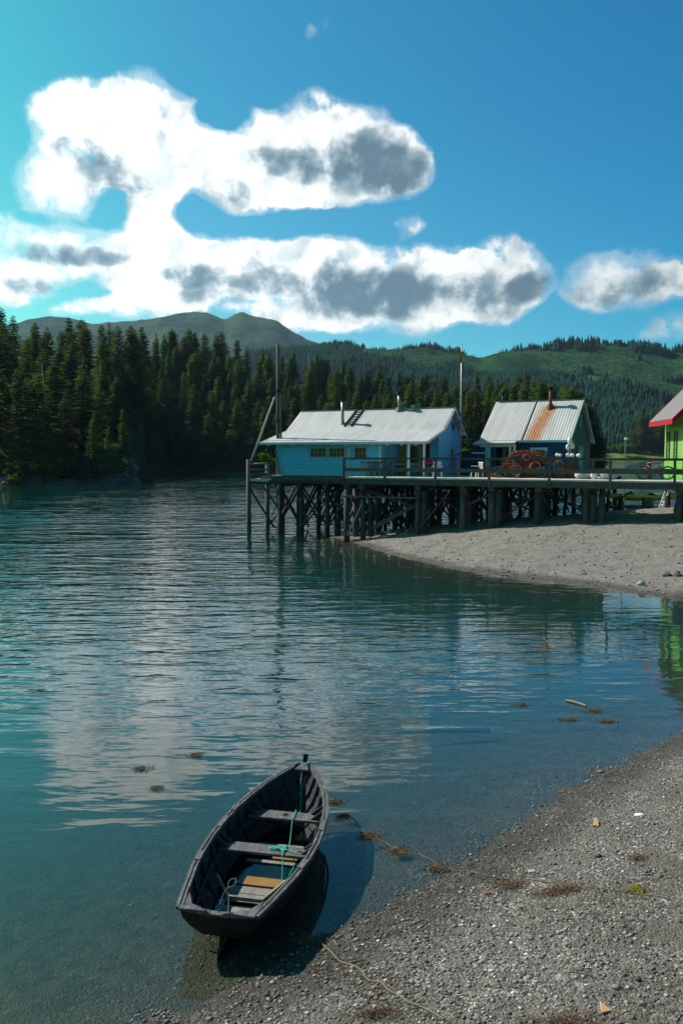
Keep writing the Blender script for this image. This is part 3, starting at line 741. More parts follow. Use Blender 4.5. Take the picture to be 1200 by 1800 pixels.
# platform under the two houses, behind the walkway
def platform(name, label, xs, y0, y1, bents, rows, ztop=3.7, zjoin=3.3, jitter=.25, seed=3, brk=.75):
    rs = random.Random(seed)
    pl = thing(name, label, 'platform', (PA.x,PA.y,0), PR)
    mb = MB(); x = xs[0]
    while x < xs[1]-.05: mb.box(x, min(x+.235, xs[1]), y0, y1, ztop-.07, ztop+rs.uniform(0,.012)); x += .25
    mb.build('deck', M['deck'], pl)
    for y in (y0+.06, y1-.06): MB().box(xs[0], xs[1], y-.06, y+.06, zjoin-.1, ztop-.075).build('edge_beam', M['pile'], pl)
    for y in rows: MB().box(xs[0]+.05, xs[1]-.05, y-.1, y+.1, zjoin-.06, ztop-.08).build('stringer', M['pile'], pl)
    for bx in bents:
        MB().beam((bx,y0+.1,zjoin-.2),(bx,y1-.1,zjoin-.2),.26,.26).build('cap_beam', M['pile'], pl)
        tops = []
        for y in rows:
            r = rs.uniform(.10,.17); xx = bx+rs.uniform(-jitter,jitter); g = gz_p(xx, y)
            MB().tube([(xx,y,g-1),(bx,y,zjoin-.32)], [r*1.1,r*.9], 9).build('pile', M['pile'], pl, smooth=True); tops.append((xx,y,g))
        for a, b in zip(tops[:-1], tops[1:]):
            zl = max(max(a[2],b[2]), 0)+.25
            MB().beam((bx-.18,a[1],zl),(bx-.18,b[1],zjoin-.4),.06,.2).build('brace', M['old_wood'], pl)
            if rs.random() < brk: MB().beam((bx+.18,b[1],zl),(bx+.18,a[1],zjoin-.4),.06,.2).build('brace', M['pile'], pl)
    for y in rows[:2]:
        for a, b in zip(bents[:-1], bents[1:]):
            zl = max(gz_p(a,y), gz_p(b,y), 0)+.3
            MB().beam((a,y-.2,zl),(b,y-.2,zjoin-.35),.22,.06).build('brace', M['old_wood'], pl)
            if rs.random() < brk: MB().beam((b,y+.2,zl),(a,y+.2,zjoin-.35),.22,.06).build('brace', M['pile'], pl)
    for q in range(10):
        xa = rs.uniform(xs[0]+.2, xs[1]-2.2); ya = rs.choice(rows)+rs.uniform(-.4,.4); xb = xa+rs.uniform(-1,1)*2.2; xb = min(max(xb, xs[0]+.1), xs[1]-.1); za = max(gz_p(xa, ya), 0)+.1
        MB().beam((xa,ya,za),(xb,ya+rs.uniform(-.8,.8),rs.uniform(2.2,zjoin-.3)),.05,rs.choice((.1,.14,.18)),up=(0,1,0)).build('brace', M[rs.choice(('pile','old_wood','pile'))], pl)
    for q in range(3):
        xa = rs.uniform(xs[0]+.5, xs[1]-3); y = rs.choice(rows)-.2; z0 = rs.uniform(1.6,2.6)
        MB().beam((xa,y,z0),(xa+rs.uniform(2,3.2),y,z0+rs.uniform(-.5,.5)),.06,.18,up=(0,1,0)).build('brace', M['old_wood'], pl)
    return pl
platform('house_platform', 'timber platform with cross braced piles under the sky blue house', (-6.6,5.2), 2.75, 11.6, [-6.3,-4.6,-2.7,-.9,.9,2.7,4.8], [3.1,5.6,8.4,11.2], seed=3)
platform('house_platform', 'piled timber platform carrying the navy house and crab pots', (5.35,13.3), 2.75, 15.5, [5.8,7.9,10.2,12.9], [3.1,6.2,9.5,12.6,15.2], seed=4)
# small side landing with log rails at the left end
side = thing('side_landing', 'small landing with log rails on thin posts left of the blue house', 'landing', (PA.x,PA.y,0), PR)
q = AT(437,838,52); lx, ly = q.x, q.y
def W2P(x, y):
    dx, dy = x-PA.x, y-PA.y; return dx*math.cos(-PR)-dy*math.sin(-PR), dx*math.sin(-PR)+dy*math.cos(-PR)
sx0, sy0 = W2P(lx, ly)
MB().box(sx0-.1, -6.65, sy0, sy0+2.4, 3.36, 3.44).build('deck', M['deck'], side)
MB().box(sx0-.1, -6.65, sy0-.07, sy0-.01, 3.30, 3.47).build('edge_board', M['edge_board'], side)
for y in (sy0+.1, sy0+2.2): MB().box(sx0-.1, -6.65, y-.1, y+.1, 3.1, 3.355).build('stringer', M['pile'], side)
for (x, y, t) in ((sx0, sy0, 4.72),(sx0, sy0+2.3, 4.4),(sx0+1.25, sy0+2.2, 3.1),(sx0+2.3, sy0+.1, 3.1)):
    MB().tube([(x,y,-3),(x,y,t)], [.17,.14], 9).build('post', M['pile'] if t < 4 else M['old_wood'], side, smooth=True)
for z0 in (3.75, 4.08, 4.42): MB().tube([(sx0-.1,sy0-.02,z0),(sx0+1.4,sy0-.02,z0+random.uniform(-.05,.08)),(-6.7,sy0+.03,z0+.04)], .065, 7).build('log_rail', M['old_wood'], side, smooth=True)
MB().beam((sx0+.05,sy0-.12,2.95),(sx0+2.0,sy0-.1,.35),.06,.2,up=(0,1,0)).build('brace', M['old_wood'], side)
MB().beam((sx0+2.2,sy0+1.0,3.1),(sx0+1.1,sy0+1.0,.9),.06,.11,up=(0,1,0)).build('brace', M['pale_wood'], side)
MB().beam((sx0+1.1,sy0-.05,3.05),(sx0+2.3,sy0-.0,1.5),.06,.13,up=(0,1,0)).build('brace', M['old_wood'], side)
MB().beam((sx0+.9,sy0+.9,.3),(sx0+2.6,sy0+.9,2.2),.06,.13,up=(0,1,0)).build('brace', M['pile'], side)
# mast and its guy pole
mst = thing('mast', 'tall dark timber mast rising beside the left end of the blue house', 'mast', (-4.12,52.0,0))
MB().tube([(0,0,-2.5),(0,0,6),(.02,0,12.14)], [.15,.125,.095], 10).build('pole', M['pile'], mst, smooth=True)
MB().tube([(.22,0,3.2),(.17,0,9.4)], [.07,.05], 8).build('spliced_pole', M['old_wood'], mst, smooth=True)
for zz in (5.2,7.2,9.1): MB().tube([(.0,0,zz),(.0,0,zz+.1)], .21, 10).build('iron_band', M['black'], mst)
br = MB().tube([(-5.85,51.6,4.6),(-4.3,51.8,8.75)], [.07,.06], 8).build('leaning_pole', M['pale_wood'], smooth=True)
tag(br, 'pale slanting pole leaning from the side landing up to the mast', 'pole')
fb = thing('hanging_float', 'round glass net float hanging under the left eave of the blue house', 'float', tuple(AT(471,793,51.3)))
MB().ball((0,0,0), .2, n=14, m=10).build('glass_ball', M['glass'], fb, smooth=True)
MB().ring((0,0,0), .205, .015, (0,1,0)).ring((0,0,0), .205, .015, (1,0,0)).tube([(0,0,.2),(0,0,.75)], .012, 5).build('netting', M['oldrope'], fb)

# ------------------------------------------------------------------ helpers for the houses (local frame: x along the eave, y into the house, z up, origin on the eave's right end at z = 0)
def window(parent, x0, x1, z0, z1, y, frame='cream', mun=(2,2), t=.05, dep=.05, name='window', pane='glass'):
    f = MB()
    f.box(x0-t, x0, y-dep, y+.02, z0-t, z1+t).box(x1, x1+t, y-dep, y+.02, z0-t, z1+t)
    f.box(x0, x1, y-dep, y+.02, z0-t, z0).box(x0, x1, y-dep, y+.02, z1, z1+t)
    for i in range(1, mun[0]): xx = x0+(x1-x0)*i/mun[0]; f.box(xx-.008, xx+.008, y-dep+.015, y+.015, z0, z1)
    for i in range(1, mun[1]): zz = z0+(z1-z0)*i/mun[1]; f.box(x0, x1, y-dep+.018, y+.012, zz-.008, zz+.008)
    w = MB().box(x0, x1, y-.012, y+.01, z0, z1).build(name, M[pane], parent)
    f.build('frame', M[frame], w); return w
def window_x(parent, y0, y1, z0, z1, x, sgn, frame='cream', mun=(1,2), t=.06, dep=.05, pane='glass', name='window'):
    a, b = sorted((x+sgn*dep, x-sgn*.02)); f = MB()
    f.box(a, b, y0-t, y0, z0-t, z1+t).box(a, b, y1, y1+t, z0-t, z1+t).box(a, b, y0, y1, z0-t, z0).box(a, b, y0, y1, z1, z1+t)
    a2, b2 = sorted((x+sgn*(dep-.02), x))
    for i in range(1, mun[0]): yy = y0+(y1-y0)*i/mun[0]; f.box(a2, b2, yy-.018, yy+.018, z0, z1)
    for i in range(1, mun[1]): zz = z0+(z1-z0)*i/mun[1]; f.box(a2+.002, b2-.002, y0, y1, zz-.016, zz+.016)
    a3, b3 = sorted((x+sgn*.012, x-sgn*.01))
    w = MB().box(a3, b3, y0, y1, z0, z1).build(name, M[pane], parent); f.build('frame', M[frame], w); return w
def slope_slab(x0, x1, y0, z0, y1, z1, th=.05, xr0=None, xr1=None):
    xr0 = x0 if xr0 is None else xr0; xr1 = x1 if xr1 is None else xr1
    return MB().prism([(x0,y0,z0),(x1,y0,z0),(xr1,y1,z1),(xr0,y1,z1)], (0,0,th))

# ---- sky blue house
H1 = thing('boardwalk_house', 'sky blue wooden house with long grey metal roof on piles over the water', 'house', (4.94,46.7,0), -R(24))
zf = 3.72
# front lean-to wall whose left edge leans in towards the floor
w = MB().prism([(-9.72,.35,zf),(-2.95,.35,zf),(-2.95,.35,5.78),(-10.12,.35,5.78)], (0,.12,0)).build('front_wall', M['blue'], H1)
MB().prism([(-9.74,.47,zf),(-9.74,3.7,zf),(-10.1,3.7,6.6),(-10.1,.47,5.8)], (.12,0,0)).build('side_wall', M['blue'], H1)
MB().box(-3.07, -2.95, .475, 3.4, zf, 5.85).build('side_wall', M['blue'], H1)
MB().box(-2.945, -.42, 3.4, 3.5, zf, 6.5).build('porch_wall', M['blue'], H1)
MB().prism([(-.42,3.4,zf),(-.42,8.25,zf),(-.42,8.25,6.42),(-.42,5.86,7.9),(-.42,3.72,6.56),(-.42,3.4,6.5)], (.12,0,0)).build('gable_wall', M['blue'], H1)
MB().prism([(-10.3,3.75,zf),(-10.3,8.25,zf),(-10.3,8.25,6.42),(-10.3,5.86,7.9),(-10.3,3.75,6.6)], (-.12,0,0)).build('gable_wall', M['blue'], H1)
MB().box(-10.3, -.425, 8.13, 8.25, zf, 6.4).build('back_wall', M['blue'], H1)
MB().box(-9.9, -.2, .5, 8.1, 3.6, 3.715).build('floor', M['deck'], H1)
MB().box(-10.0, -2.9, .28, .5, 3.38, 3.70).build('sill_beam', M['pile'], H1)
MB().box(-9.72, -2.95, .318, .348, 3.725, 3.80).build('skirting', M['ltblue'], H1)
slope_slab(-11.0, .02, 3.66, 6.64, -.05, 5.76).build('porch_roof', M['roof1'], H1)
slope_slab(-11.1, .0, 5.86, 8.05, 3.55, 6.60).build('roof', M['roof1'], H1)
slope_slab(-11.1, .0, 5.87, 8.05, 8.62, 6.36).build('roof', M['roof1'], H1)
MB().box(-11.1, 0, 5.74, 6.0, 8.065, 8.115).build('ridge_cap', M['galv'], H1)
MB().box(-11.0, .02, -.095, -.055, 5.66, 5.79).build('fascia', M['white'], H1)
for x in (.045, -11.13):
    MB().prism([(x,-.05,5.64),(x,3.66,6.52),(x,5.86,7.93),(x,8.62,6.22),(x,8.62,6.36),(x,5.86,8.08),(x,3.66,6.67),(x,-.05,5.80)], (.035,0,0)).build('rake_board', M['white'], H1)
mb = MB(); x = -10.6
while x < -.1: mb.box(x, x+.06, -.05, .34, 5.58, 5.68); x += .9
mb.build('rafter_ends', M['white'], H1)
MB().box(-10.1, -2.95, .325, .345, 5.60, 5.70).build('trim_board', M['ltblue'], H1)
MB().prism([(-9.74,.30,zf),(-9.62,.30,zf),(-10.0,.30,5.62),(-10.12,.30,5.62)], (0,.046,0)).build('corner_board', M['ltblue'], H1)
MB().box(-3.06, -2.94, .30, .346, zf+.09, 5.58).build('corner_board', M['white'], H1)
MB().box(-.30, -.285, 3.35, 3.47, zf, 6.5).build('corner_board', M['ltblue'], H1)
MB().box(-.5, .35, 3.3, 3.36, 5.78, 5.84).build('porch_beam', M['ltblue'], H1)
window(H1, -7.66, -6.62, 4.90, 5.42, .35, 'cream', (4,2), .055)
window(H1, -6.38, -5.36, 4.90, 5.42, .35, 'cream', (4,2), .055)
window(H1, -4.66, -3.93, 4.80, 5.45, .35, 'cream', (3,2), .055)
MB().tube([(-5.02,.28,5.62),(-5.02,.28,zf+.1)], .03, 6).build('drainpipe', M['white'], H1)
# porch
for x in (-1.14, -.19): MB().beam((x,.2,zf),(x,.2,5.66),.13,.13).build('porch_post', M['white'], H1)
d = MB().box(-2.86, -2.5, 3.34, 3.395, zf, 5.7).build('door', M['mustard'], H1)
MB().ball((-2.56,3.32,4.75), .035).build('door_knob', M['galv'], d)
window(H1, -2.22, -1.62, 4.55, 5.5, 3.395, 'mustard', (1,2), .06)
d = MB().box(-1.42, -.86, 3.34, 3.395, zf, 5.75).build('door', M['maroon'], H1)
MB().ball((-1.35,3.32,4.75), .035).build('door_knob', M['galv'], d)
MB().box(-2.42, -2.36, 3.33, 3.39, zf, 6.0).box(-1.5,-1.44,3.33,3.39,zf,6.0).build('trim_board', M['white'], H1)
# gable details
window_x(H1, 6.1, 6.5, 4.6, 5.35, -.30, 1, 'cream', (1,1), .07)
window_x(H1, 4.75, 4.95, 6.6, 6.95, -.30, 1, 'brown', (1,1), .03, name='vent', pane='black')
MB().ring((-.24,6.5,6.9), .2, .07, (1,0,0)).build('wreath', M['kelp'], H1)
# the stove pipes, vent and roof ladder
c1 = MB().tube([(-7.24,4.3,6.9),(-7.24,4.3,8.55)], .105, 12).build('stove_pipe', M['galv'], H1, smooth=True)
MB().tube([(-7.24,4.3,8.6),(-7.24,4.3,8.74)], .16, 12).build('cap', M['black'], c1, smooth=False)
MB().tube([(-7.24,4.3,7.0),(-7.24,4.3,7.2)], [.2,.13], 12).build('flashing', M['galv'], c1)
c2 = MB().tube([(-3.74,5.7,7.9),(-3.74,5.7,9.0)], .11, 12).build('stove_pipe', M['galv'], H1, smooth=True)
MB().tube([(-3.74,5.7,9.02),(-3.74,5.7,9.2)], [.19,.17], 12).build('cap', M['black'], c2)
MB().tube([(-3.74,5.7,7.9),(-3.74,5.7,8.16)], [.26,.2], 12).build('flashing', M['galv'], c2)
v_ = MB().tube([(-2.77,5.7,8.0),(-2.77,5.7,8.22)], .1, 10).build('roof_vent', M['galv'], H1)
MB().tube([(-2.77,5.7,8.22),(-2.77,5.7,8.3)], .19, 12).build('cap', M['galv'], v_)
lad = MB()
def rz_(y): return 8.05+(y-5.86)*(8.05-6.60)/(5.86-3.55)
for x in (-6.95, -6.45): lad.beam((x,3.9,rz_(3.9)+.1),(x+.1,5.72,rz_(5.72)+.1),.05,.06)
for k in range(7):
    y = 4.0+k*.27; lad.beam((-6.98+.1*k/7,y,rz_(y)+.15),(-6.4+.1*k/7,y,rz_(y)+.15),.07,.05)
lad.build('roof_ladder', M['black'], H1)

# ---- navy house
H2 = thing('boardwalk_house', 'navy and dark green house with pale metal roof streaked with rust', 'house', (14.0,49.0,0), -R(30))
slope_slab(-5.86, 0, 3.2, 8.56, -.05, 5.88).build('roof', M['roof2'], H2)
slope_slab(-5.62, 0, 3.21, 8.56, 6.45, 5.86).build('roof', M['roof1'], H2)
MB().box(-5.62, 0, 3.1, 3.32, 8.575, 8.62).build('ridge_cap', M['galv'], H2)
MB().prism([(-3.06,-.06,5.935),(-3.0,-.06,5.935),(-3.0,3.2,8.615),(-3.06,3.2,8.615)], (0,0,.03)).build('roof_seam', M['black'], H2)
slope_slab(-6.0, -3.3, .0, 5.88, -.75, 5.70, .04).build('porch_roof', M['roof1'], H2)
MB().box(-6.0, -3.3, -.80, -.755, 5.63, 5.75).build('fascia', M['galv'], H2)
MB().box(-5.3, -.3, .3, .42, 3.7, 5.95).build('front_wall', M['navy'], H2)
MB().prism([(-.3,.3,3.7),(-.3,6.1,3.7),(-.3,6.1,6.0),(-.3,3.2,8.42),(-.3,.3,6.0)], (.12,0,0)).build('gable_wall', M['dkgreen'], H2)
MB().prism([(-5.3,.43,3.7),(-5.3,6.1,3.7),(-5.3,6.1,6.0),(-5.3,3.2,8.42),(-5.3,.43,6.1)], (-.12,0,0)).build('gable_wall', M['navy'], H2)
MB().box(-5.3, -.31, 5.98, 6.1, 3.7, 5.95).build('back_wall', M['navy'], H2)
MB().box(-3.25, -.02, -.085, -.055, 5.79, 5.92).build('fascia', M['ltblue'], H2)
MB().prism([(.01,-.05,5.74),(.01,3.2,8.42),(.01,6.45,5.70),(.01,6.45,5.87),(.01,3.2,8.62),(.01,-.05,5.92)], (.04,0,0)).build('rake_board', M['mint'], H2)
window(H2, -2.42, -1.62, 4.55, 5.32, .3, 'ltblue', (1,2), .16, .06, pane='brown')
for x in (-5.15, -3.62, -3.34): MB().beam((x,-.5,3.72),(x,-.5,5.68),.13,.13).build('porch_post', M['mint'] if x < -5 else M['white'], H2)
d = MB().box(-4.85, -3.95, .235, .295, 3.72, 5.6).build('door', M['dkgreen'], H2)
MB().box(-4.7, -4.1, .222, .234, 4.6, 5.45).build('pane', M['glass'], d); MB().ball((-4.03,.21,4.6), .035).build('door_knob', M['galv'], d)
MB().beam((-5.1,-.45,3.72),(-5.1,-.45,5.62),.34,.06,up=(0,1,0)).build('door_panel', M['ltblue'], H2)
MB().box(-5.6, -3.3, -.6, -.5, 5.52, 5.62).build('porch_beam', M['white'], H2)
d = MB().box(-.175, -.12, 2.9, 3.7, 3.72, 5.55).build('door', M['ggreen'], H2)
MB().box(-.17, -.10, 2.78, 2.89, 3.72, 5.65).box(-.17,-.10,3.71,3.82,3.72,5.65).build('frame', M['mint'], d)
window_x(H2, 3.0, 3.3, 6.9, 7.5, -.18, 1, 'mint', (1,1), .06)
MB().box(-.33, -.14, .255, .298, 3.7, 5.8).build('corner_board', M['navy'], H2)
cp = MB().tube([(-1.98,2.6,7.9),(-1.98,2.6,9.25)], .105, 12).build('stove_pipe', M['rust'], H2, smooth=True)
MB().tube([(-1.98,2.6,9.27),(-1.98,2.6,9.42)], .19, 12).build('cap', M['black'], cp)
MB().tube([(-1.98,2.6,7.95),(-1.98,2.6,8.35)], [.28,.15], 10).build('flashing', M['rust'], cp)
cp = MB().tube([(-5.45,3.4,7.9),(-5.45,3.4,9.15)], .07, 10).build('stove_pipe', M['black'], H2, smooth=True)
MB().tube([(-5.45,3.4,9.1),(-5.45,3.4,9.25)], .16, 10).build('cap', M['black'], cp)
bo = thing('hanging_buoys', 'cluster of white net floats hanging on the corner of the navy house', 'buoys', (0,0,0))
q = AT(1001,783,48.6); bo.location = q
MB().ball((0,0,.25), .16, rz=.24).ball((.14,-.05,-.02), .13, rz=.2).ball((-.13,0,-.1), .13, rz=.18).build('floats', M['buoywhite'], bo, smooth=True)
MB().tube([(0,0,.4),(0,0,.85)], .02, 5).tube([(0,0,0),(.05,0,-.7)], .02, 5).tube([(-.1,0,-.1),(-.12,0,-.6)], .02, 5).build('line', M['buoywhite'], bo)
# navy shed left of it
q = AT(839,838,51.5)
SH = thing('navy_shed', 'low navy shed with a white strip between the two houses', 'shed', (q.x+.1,q.y,0), -R(30))
MB().box(-1.35, 1.1, 0, 2.5, 3.7, 5.2).build('wall', M['navy'], SH)
MB().prism([(-1.5,-.15,5.0),(1.2,-.15,5.62),(1.2,2.6,5.62),(-1.5,2.6,5.0)], (0,0,.08)).build('roof', M['navyroof'], SH)
MB().prism([(-1.35,0.01,5.21),(1.1,0.01,5.21),(1.1,.01,5.58),(-1.35,.01,5.02)], (0,.1,0)).build('gable_wall', M['navy'], SH)
MB().box(-.55, .75, -.03, -.003, 5.1, 5.19).build('trim_board', M['white'], SH)

# ---- lime green house at the right edge
H3 = thing('boardwalk_house', 'lime green house with red fascia at the right edge', 'house', (16.4,39.7,0), R(-6.9))
# local x to the right (roof up), y away
e = 4.35; pitch = math.tan(R(46)); wid = 6.4
MB().prism([(0,0,6.78),(wid/2,0,6.78+pitch*wid/2),(wid/2,e,6.78+pitch*wid/2),(0,e,6.78)], (0,0,.06)).build('roof', M['roof3'], H3)
MB().prism([(wid,0,6.78),(wid,e,6.78),(wid/2,e,6.78+pitch*wid/2),(wid/2,0,6.78+pitch*wid/2)], (0,0,.06)).build('roof', M['roof3'], H3)
MB().box(-.045, -.005, 0, e, 6.54, 6.80).build('fascia', M['red'], H3)
for y in (-.045, e+.005):
    MB().prism([(-.02,y,6.52),(wid/2,y,6.52+pitch*wid/2),(wid+.02,y,6.52),(wid+.02,y,6.83),(wid/2,y,6.86+pitch*wid/2),(-.02,y,6.83)], (0,.04,0)).build('rake_board', M['red'], H3)
ww = .80; gz0 = 3.4
MB().box(ww, ww+.12, .45, e-.05, 3.35, 7.25).build('side_wall', M['lime'], H3)
for y in (.45, e-.17):
    MB().prism([(ww+.125,y,3.35),(wid-ww,y,3.35),(wid-ww,y,6.7+ww),(wid/2,y,6.62+pitch*wid/2),(ww+.125,y,6.7+ww)], (0,.12,0)).build('gable_wall', M['lime'], H3)
MB().box(wid-ww-.0, wid-ww+.12, .45, e-.05, 3.35, 7.25).build('side_wall', M['lime'], H3)
for y0 in (2.0, 3.35):
    window_x(H3, y0, y0+.38, 4.85, 6.15, ww, -1, 'brown', (1,3), .09, pane='roof3')
for y in (.6, e-.2):
    for x in (ww+.2, wid-ww-.1): MB().tube([(x,y,.5),(x,y,3.35)], .16, 9).build('pile', M['pile'], H3)
MB().box(ww, wid-ww, .45, e-.05, 3.1, 3.34).build('floor_beam', M['pile'], H3)

# ------------------------------------------------------------------ flagpole, lamp
fp = thing('flagpole', 'tall thin flagpole with small limp flag behind the blue house gable', 'flagpole', (7.74,52.0,0), 0)
MB().tube([(0,0,1.0),(0,0,7),(0,0,12.1)], [.075,.055,.035], 9).build('pole', M['galv'], fp, smooth=True)
MB().ball((0,0,12.14), .05).build('finial', M['galv'], fp)
def cloth(pts_top, pts_bot, mat, name, par):
    v = []; n = len(pts_top)
    for a, b in zip(pts_top, pts_bot): v += [a, b]
    mb = MB(); mb.add(v+[(x,y+.008,z) for x,y,z in v], [(2*i,2*i+1,2*i+3,2*i+2) for i in range(n-1)]+[tuple(2*n+k for k in (2*i,2*i+2,2*i+3,2*i+1)) for i in range(n-1)])
    return mb.build(name, mat, par, smooth=True)
fl = cloth([(-.03,0,11.95),(-.10,.04,11.8),(-.16,-.03,11.62),(-.20,.02,11.42)], [(-.03,0,11.3),(-.09,.04,11.25),(-.15,-.03,11.2),(-.2,.02,11.15)], M['flagy'], 'flag', fp)
cloth([(-.03,.0,11.29),(-.09,.04,11.24),(-.15,-.03,11.19)], [(-.03,0,11.0),(-.08,.04,11.0),(-.12,-.03,11.0)], M['flagg'], 'flag_stripe', fl)
q = AT(1097.5,803,44.0)
lp = thing('lamp_post', 'slim pale lamp post above the far railing left of the bicycle', 'lamp', (q.x,q.y,0))
MB().tube([(0,0,1.4),(0,0,5.85)], .03, 8).build('pole', M['galv'], lp)
MB().ball((.06,0,5.88), .13, .09, .07).build('lamp_head', M['buoywhite'], lp, smooth=True)

# ------------------------------------------------------------------ crab pots, buoys, bins
def make_pot():
    t = thing('crab_pot', 'x', 'crab pot'); a = .46; h = .34
    f = MB()
    for s in (-1,1):
        for zz in (.02, h): f.beam((-a,s*a,zz),(a,s*a,zz),.03,.03).beam((s*a,-a,zz),(s*a,a,zz),.03,.03)
        for u in (-1,1): f.beam((s*a,u*a,.02),(s*a,u*a,h),.03,.03)
    f.build('frame', M['potsteel'], t)
    n = MB(); k = 11
    for i in range(k+1):
        p = -a+2*a*i/k; j = random.uniform(-.01,.01)
        for s in (-1,1):
            n.beam((p+j,s*a,0.02),(p+j*3,s*a,h),.014,.010).beam((s*a,p+j,.02),(s*a,p+j*3,h),.010,.014)
        n.beam((p,-a,h+.002),(p+j,a,h+.002),.014,.010).beam((-a,p,h+.01),(a,p+j,h+.01),.014,.010)
    for i in range(1,5):
        zz = h*i/5
        for s in (-1,1): n.beam((-a,s*(a+.008),zz),(a,s*(a+.008),zz),.010,.014).beam((s*(a+.008),-a,zz),(s*(a+.008),a,zz),.010,.014)
    # coiled line and bait net inside
    for q in range(3): n.ring((random.uniform(-.12,.12),random.uniform(-.12,.12),.06+.08*q), .26, .045, (random.uniform(-.2,.2),random.uniform(-.2,.2),1), 18, 5)
    n.build('netting', M['net'], t)
    MB().beam((-.2,-a-.02,h+.03),(.25,a*.2,h+.035),.05,.03).build('lid_strap', M['potsteel'], t)
    return t
pot0 = make_pot(); first = True
pot_spots = [(8.9+.98*i, 3.4+rowy, k) for i in range(4) for rowy in (0,1) for k in range(3) if not (i == 3 and k == 2)]
pot_spots += [(12.82, 3.4, 0), (12.82, 4.4, 0), (9.4, 3.4, 3), (10.4, 3.4, 3)]
LAY = ['bottom', 'middle', 'third']
for x, y, k in pot_spots:
    o = pot0 if first else copy_tree(pot0); first = False
    wx_, wy_ = P2W(x, y)
    o.location = (wx_+random.uniform(-.04,.04), wy_+random.uniform(-.04,.04), 3.721+k*.385)
    o.rotation_euler = (random.uniform(-.035,.035)*k,random.uniform(-.035,.035)*k,PR+random.uniform(-.16,.16)+random.choice((0,PI/2,PI)))
    if k == 3: tag(o, 'rust brown crab pot on the very top of the pot stack', 'crab pot', 'crab pots on top of the stack')
    else: tag(o, 'rust brown netted crab pot in the %s layer of the stack' % LAY[k], 'crab pot', 'crab pots in the %s layer' % LAY[k])
def on_pier(x, y, z=0): a, b = P2W(x, y); return (a, b, z)
zt = 3.72+3*.385+.02
def buoy(loc, r, mat, label, group=None, rot=(1.4,.3,0)):
    t = thing('buoy', label, 'buoy', loc, group=group, tilt=rot)
    MB().ball((0,0,0), r, rz=r*1.35, n=12, m=9).build('float', M[mat], t, smooth=True)
    MB().tube([(0,0,-r*1.6),(0,0,r*1.7)], r*.16, 7).build('stem', M['black'], t)
for i, x in enumerate((8.95,9.25,9.55,9.9,10.2)):
    buoy(on_pier(x+random.uniform(-.1,.1), 3.05+random.uniform(-.1,.4), zt+random.uniform(.10,.30)), random.uniform(.09,.13), 'pink', 'pink buoy in the row lying on top of the crab pots', 'pink buoys on the crab pots', (1.4,.5*i,.7*i))
for i, x in enumerate((11.45,11.75,12.05,12.35,12.55)):
    buoy(on_pier(x+random.uniform(-.12,.1), 3.1+random.uniform(-.1,.4), zt+random.uniform(.08,.2)), random.uniform(.08,.12), 'buoywhite', 'off white buoy on the right end of the crab pot stack', 'white buoys on the crab pots', (1.3,.6*i,.9*i))
def coil(loc, rad, mat, label, tilt, turns=5):
    mb = MB(); 
    for k in range(min(turns,3)): mb.ring((random.uniform(-.07,.07),random.uniform(-.07,.07),k*.02), rad*random.uniform(.7,1.05), .012, (random.uniform(-.15,.15),random.uniform(-.15,.15),1), 26, 6)
    o = mb.build('rope_coil', M[mat], smooth=True); o.location = loc; o.rotation_euler = tilt; tag(o, label, 'rope')
coil(on_pier(9.3,2.88,4.2), .3, 'orange', 'orange line coil hung on the left end of the crab pots', (1.4,0,PR))
coil(on_pier(9.9,2.86,4.9), .2, 'pink', 'pink line coil draped over the crab pots by the pink buoys', (1.2,.3,PR), 3)
coil(on_pier(11.6,2.86,4.5), .24, 'oldrope', 'brown line coil hung on the crab pots below the white buoys', (1.4,.1,PR), 3)
coil(on_pier(10.3,2.88,4.35), .3, 'orange', 'orange line coil hung at mid stack on the crab pots', (1.45,.2,PR))
bk = thing('bucket', 'white plastic bucket standing right of the crab pots', 'bucket', on_pier(13.6,2.2,3.74))
MB().tube([(0,0,0),(0,0,.42)], [.17,.2], 14, True).build('body', M['buoywhite'], bk, smooth=False); MB().tube([(0,0,.42),(0,0,.45)], .215, 14).build('lid', M['buoywhite'], bk); 
bd = rock_mesh(.42,.3,.24,77).build('tarp_bundle', M['tarp'], smooth=True); bd.location = on_pier(13.0,2.3,3.93); tag(bd, 'pale tarp bundle lying between the crab pots and the bucket', 'bundle')
bd = rock_mesh(.5,.36,.26,79).build('tarp_bundle', M['tarp'], smooth=True); bd.location = on_pier(14.4,2.2,3.95); tag(bd, 'pale tarp bundle lying right of the white bucket', 'bundle')

